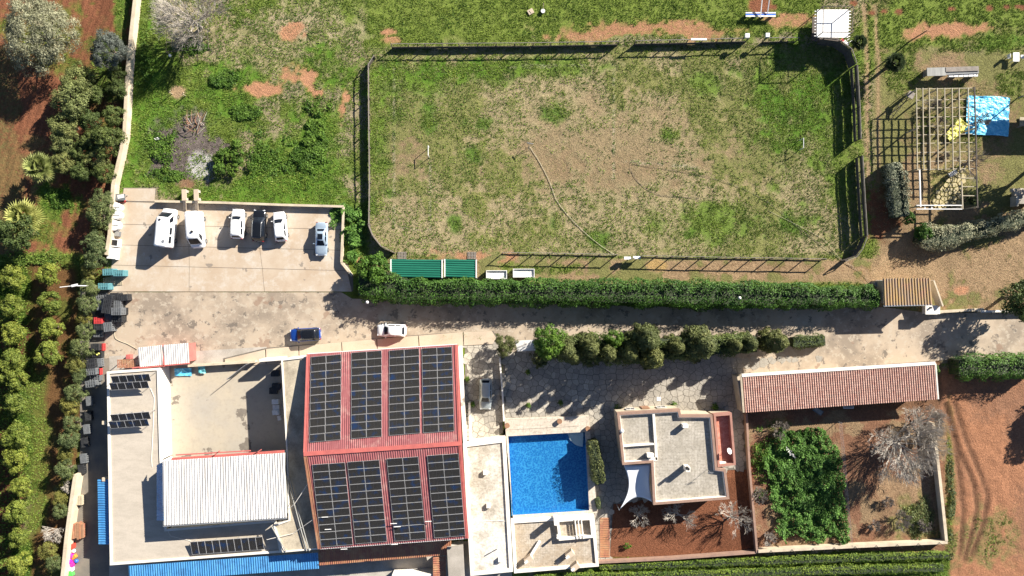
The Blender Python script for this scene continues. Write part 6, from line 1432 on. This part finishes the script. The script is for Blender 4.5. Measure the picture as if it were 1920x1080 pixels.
# ------------------------------------------------------------------ pergola
pg = thing('pergola','large pale timber pergola grid in the east garden','pergola',(*P(1770,270).xy,0)); z=3.0
xs_ = [1718,1730,1742,1757,1771,1785,1798,1815]; ys_ = [167,188,203,220,237,253,269,286,303,318]
for x in xs_: MB().bar(P(x,165,z),P(x+2,319,z),.10,.14).build('beam', M['pale_wood'], pg)
MB().bar(P(1827,163,z+.02),P(1831,300,z+.02),.13,.16).build('beam', M['dark_wood'], pg)
for y in ys_: MB().bar(P(1717,y,z-.16),P(1828,y-2,z-.16),.085,.11).build('crossbeam', M['pale_wood'], pg)
MB().bar(P(1724,319,z),P(1726,388,z),.15,.16).build('beam', M['paint_white'], pg)
for y in (385,392): MB().bar(P(1718,y,z),P(1804,y,z),.12,.14).build('beam', M['white_metal'], pg)
MB().bar(P(1803,340,z+.02),P(1805,392,z+.02),.13,.15).build('beam', M['pale_wood'], pg); MB().bar(P(1830,300,z),P(1833,390,z),.13,.15).build('beam', M['dark_wood'], pg)
for y in (334,350,367): MB().bar(P(1798,y,z-.15),P(1832,y,z-.15),.1,.12).build('crossbeam', M['pale_wood'], pg)
for x in (1734,1747): MB().bar(P(x,384,z-.13),P(x,393,z-.13),.12,.1).build('crossbeam', M['white_metal'], pg)
for x,y in ((1720,168),(1757,168),(1798,168),(1722,240),(1724,316),(1827,168),(1829,240),(1831,300),(1726,386),(1803,388),(1832,388)):
    p = P(x,y,z-.2); MB().bar((p.x,p.y,0),p,.16).build('post', M['pale_wood'], pg)
t = thing('blue_tarpaulin','bright blue tarpaulin spread out right of the pergola','tarpaulin',(*P(1850,218).xy,.03)); cloth(t,0,0,6.0,5.5,.35,M['tarp_blue'],21,R(-3),60)
t = thing('yellow_tarpaulin','crumpled yellow tarpaulin under the pergola','tarpaulin',(*P(1789,246).xy,.03)); cloth(t,0,0,3.4,1.6,.7,M['tarp_yellow'],23,R(48),40)
t = thing('garden_bench_shed','low grey roofed hutch with a row of white drawers','hutch',(*P(1785,134).xy,0))
MB().bar(P(1738,135,1.2),P(1773,134,1.2),1.15,.08).build('roof_panel', M['fibre_grey'], t); MB().bar(P(1773,130.5,1.25),P(1835,128.5,1.25),.65,.08).build('roof_panel', M['grey_wood'], t); MB().bar(P(1773,137,1.15),P(1835,134,1.15),.5,.06).build('roof_panel', M['plastic_grey'], t)
for i in range(6): MB().box(P(1782+i*9.2,142-.2*i,.9),(.6,.42,.35)).build('drawer', M['paint_white'], t)
for x in (1740,1772,1800,1832): p = P(x,135,1.1); MB().box((p.x,p.y,.55),(.09,.9,1.1)).build('leg', M['grey_wood'], t)
t = thing('slide','timber ladder and platform left of the pergola','ladder',(*P(1705,190).xy,0))
MB().box(P(1708,178,1.5),(.9,.9,.08),-.5).build('platform', M['grey_wood'], t)
for dx in (0,5): MB().bar(P(1702+dx,174+dx*.8,1.5),P(1664+dx,222+dx*.6,.1),.07,.09).build('rail', M['dark_wood'], t)
for k in range(6): MB().bar(P(1702,174,1.5).lerp(P(1664,222,.1),k/6),P(1707,178,1.5).lerp(P(1669,225,.1),k/6),.06).build('rung', M['dark_wood'], t)
for dx,dy in ((-.35,-.35),(.35,-.35),(.35,.35),(-.35,.35)): p = P(1708,178,1.45); MB().bar((p.x+dx,p.y+dy,0),(p.x+dx,p.y+dy,1.45),.08).build('post', M['grey_wood'], t)
t = thing('white_bench','short white slatted bench below the pergola tree','bench',(*P(1783,326).xy,0),R(30))
for i in range(5): MB().box((-.5+i*.25,0,.45),(.16,.55,.05)).build('slat', M['paint_white'], t, world=False)
for sx in (-.45,.45): MB().box((sx,0,.22),(.08,.45,.42)).build('leg', M['steel'], t, world=False)
t = thing('garden_table','white table and chairs near the upper right corner','table',(*P(1905,107,.7).xy,0)); MB().box((0,0,.75),(.85,1.25,.05)).build('top', M['paint_white'], t, world=False)
for sx in (-.35,.35):
    for sy in (-.5,.5): MB().box((sx,sy,.37),(.06,.06,.73)).build('leg', M['paint_white'], t, world=False)
for k,sx in enumerate((-.95,.95)):
    t = thing('garden_chair',['left white chair at the garden table','right white chair at the garden table'][k],'chair',(P(1905,106,.5).x+sx,P(1905,106,.5).y,0)); MB().box((0,0,.45),(.5,.5,.05)).build('seat', M['paint_white'], t, world=False); MB().box((.24*(1 if sx > 0 else -1),0,.75),(.05,.5,.6)).build('backrest', M['paint_white'], t, world=False)
    for ax in (-.2,.2):
        for ay in (-.2,.2): MB().box((ax,ay,.21),(.05,.05,.42)).build('leg', M['paint_white'], t, world=False)
t = thing('stone_barbecue','stone built barbecue at the right edge','barbecue',(*P(1912,368).xy,0))
for i in range(7): MB().box(P(1899+i*3,357+((i*7)%5),.9),(.55,.5,.35+.1*(i%2)),.3*i).build('stone', M['stone_pale'], t)
MB().box(P(1915,361,1.2),(2.0,.7,.12),.08).build('chimney_shelf', M['concrete'], t); MB().box(P(1915,372,.4),(2.2,1.6,.8)).build('base', M['stone'], t); MB().box(P(1902,378,.6),(.35,1.4,1.2)).build('side_wall', M['stone_pale'], t)
t = thing('yellow_board','pale board leaning at the right edge below the tarpaulin','board',P(1917,228,.1)); MB().box((0,0,.1),(.9,1.2,.06)).build('sheet', M['pale_wood'], t, world=False); MB().box((0,0,.14),(.9,.08,.03)).build('batten', M['pale_wood'], t, world=False)
# canopy beyond the right edge: its shade lies across the lawn
t = thing('garden_canopy','flat canopy just beyond the right edge shading the lawn','canopy',(*P(1990,200).xy,0)); a,b = P(1935,170,3.0),P(2040,232,3.0)
MB().box(((a.x+b.x)/2,(a.y+b.y)/2,3.0),(abs(b.x-a.x),abs(a.y-b.y),.1)).build('roof_panel', M['fibre_grey'], t)
for p in ((a.x+.2,a.y-.2),(b.x-.2,a.y-.2),(b.x-.2,b.y+.2),(a.x+.2,b.y+.2)): MB().bar((*p,0),(*p,2.95),.12).build('post', M['grey_wood'], t)
# stone patch in garden and court items
t = base_obj('garden_stepping_stones','flat pale stepping stones laid under the lower pergola'); r = random.Random(3)
reg = [(p[0],p[1]) for p in PP([(1750,385),(1755,360),(1785,325),(1810,315),(1806,350),(1800,380),(1770,395)])]
for p_,cell in voronoi(reg,.62,5): MB().prism([(p_[0]+(v[0]-p_[0])*.78,p_[1]+(v[1]-p_[1])*.78) for v in ccw(cell)],-.05,.10).build('stone', M['stone_yellow'] if 'stone_yellow' in M else M.setdefault('stone_yellow',mat('stone_yellow',(.46,.38,.18),(.36,.31,.2),2)), t)
t = thing('slatted_gate','white slatted gate canopy between the bushes','gate',(*P(984,650).xy,0))
for k in range(10): MB().bar(P(966+k*.4,640+k*2.0,2.0),P(1000+k*.4,638+k*2.0,2.0),.11,.04).build('slat', M['white_metal'], t)
for x,y in ((967,642),(1001,640),(970,659),(1003,657)): p = P(x,y,1.95); MB().bar((p.x,p.y,0),p,.09).build('post', M['white_metal'], t)
for k,(x,y) in enumerate(((876,710),(886,757),(989,697),(990,759),(1050,754))):
    t = thing('plant_pot',['dark plant pot beside the barn wall','dark plant pot at the foot of the stairs','dark plant pot below the round bush in the courtyard','dark plant pot in the left courtyard','dark plant pot in the middle of the courtyard'][k],'plant pot',(*P(x,y,.3).xy,.04)); MB().cyl((0,0,0),.22,.45,14,.3).build('pot', M['wall_brown'], t, world=False); mc = tree_proto('weedbush',0)[0]; o = meshobj('plant',mc,t); o.scale=(.5,.5,.6); o.location=(0,0,.35)
for k,(x,y,d) in enumerate(((1158,765,14),(1263,759,14),(1340,763,16),(1096,790,12))): tree('weedbush',x,y,['small green plant at the upper left corner of the house','small green plant above the house roof','small green plant right of the house front','small plant at the pool corner'][k],d,None,'plant')
tag(MB().box(P(1235,748,.06),(.6,.55,.05)).build('manhole_cover',M['white_metal'],bevel=.01),'pale square cover in the courtyard paving','cover')
for k,(x0,y0) in enumerate(((1533,770),(1590,761))):
    t = thing('feed_trough',['pale trough in the shadow under the tiled roof','white board at the eave of the tiled roof'][k],'trough',P(x0,y0,.3 if k == 0 else .6),R(-35) if k == 0 else 0); MB().box((0,0,.1),(1.4,.7,.2)).build('trough_body', M['plastic_grey'] if k == 0 else M['white_metal'], t, world=False); MB().box((0,0,.22),(1.2,.5,.04)).build('inside', M['fibre_grey'], t, world=False)
# wire fence in paddock
t = thing('wire_fence','thin wire fence dividing the paddock','fence',(*P(1585,900).xy,0))
wp = [P(1571,790),P(1577,850),(P(1583,930)),P(1592,1020)]
for a,b in zip(wp[:-1],wp[1:]):
    MB().bar(a+Vector((0,0,0)),a+Vector((0,0,1.2)),.06).build('post', M['steel'], t)
    for zz in (.3,.6,.9,1.15): MB().bar(a+Vector((0,0,zz)),b+Vector((0,0,zz)),.015).build('wire', M['steel'], t)
for k in range(9):
    p = P(1777,1017,1.1).lerp(P(1422,1034,1.1),(k+.4)/9); t = thing('wall_post',f'{ORD[8-k]} iron post from the left on the bottom paddock wall','post',(p.x,p.y,1.1),0,'iron posts on the paddock wall'); MB().bar((0,0,-.05),(0,0,1.3),.05).build('post', M['black_metal'], t, world=False); MB().box((0,0,.02),(.12,.12,.03)).build('foot', M['black_metal'], t, world=False)
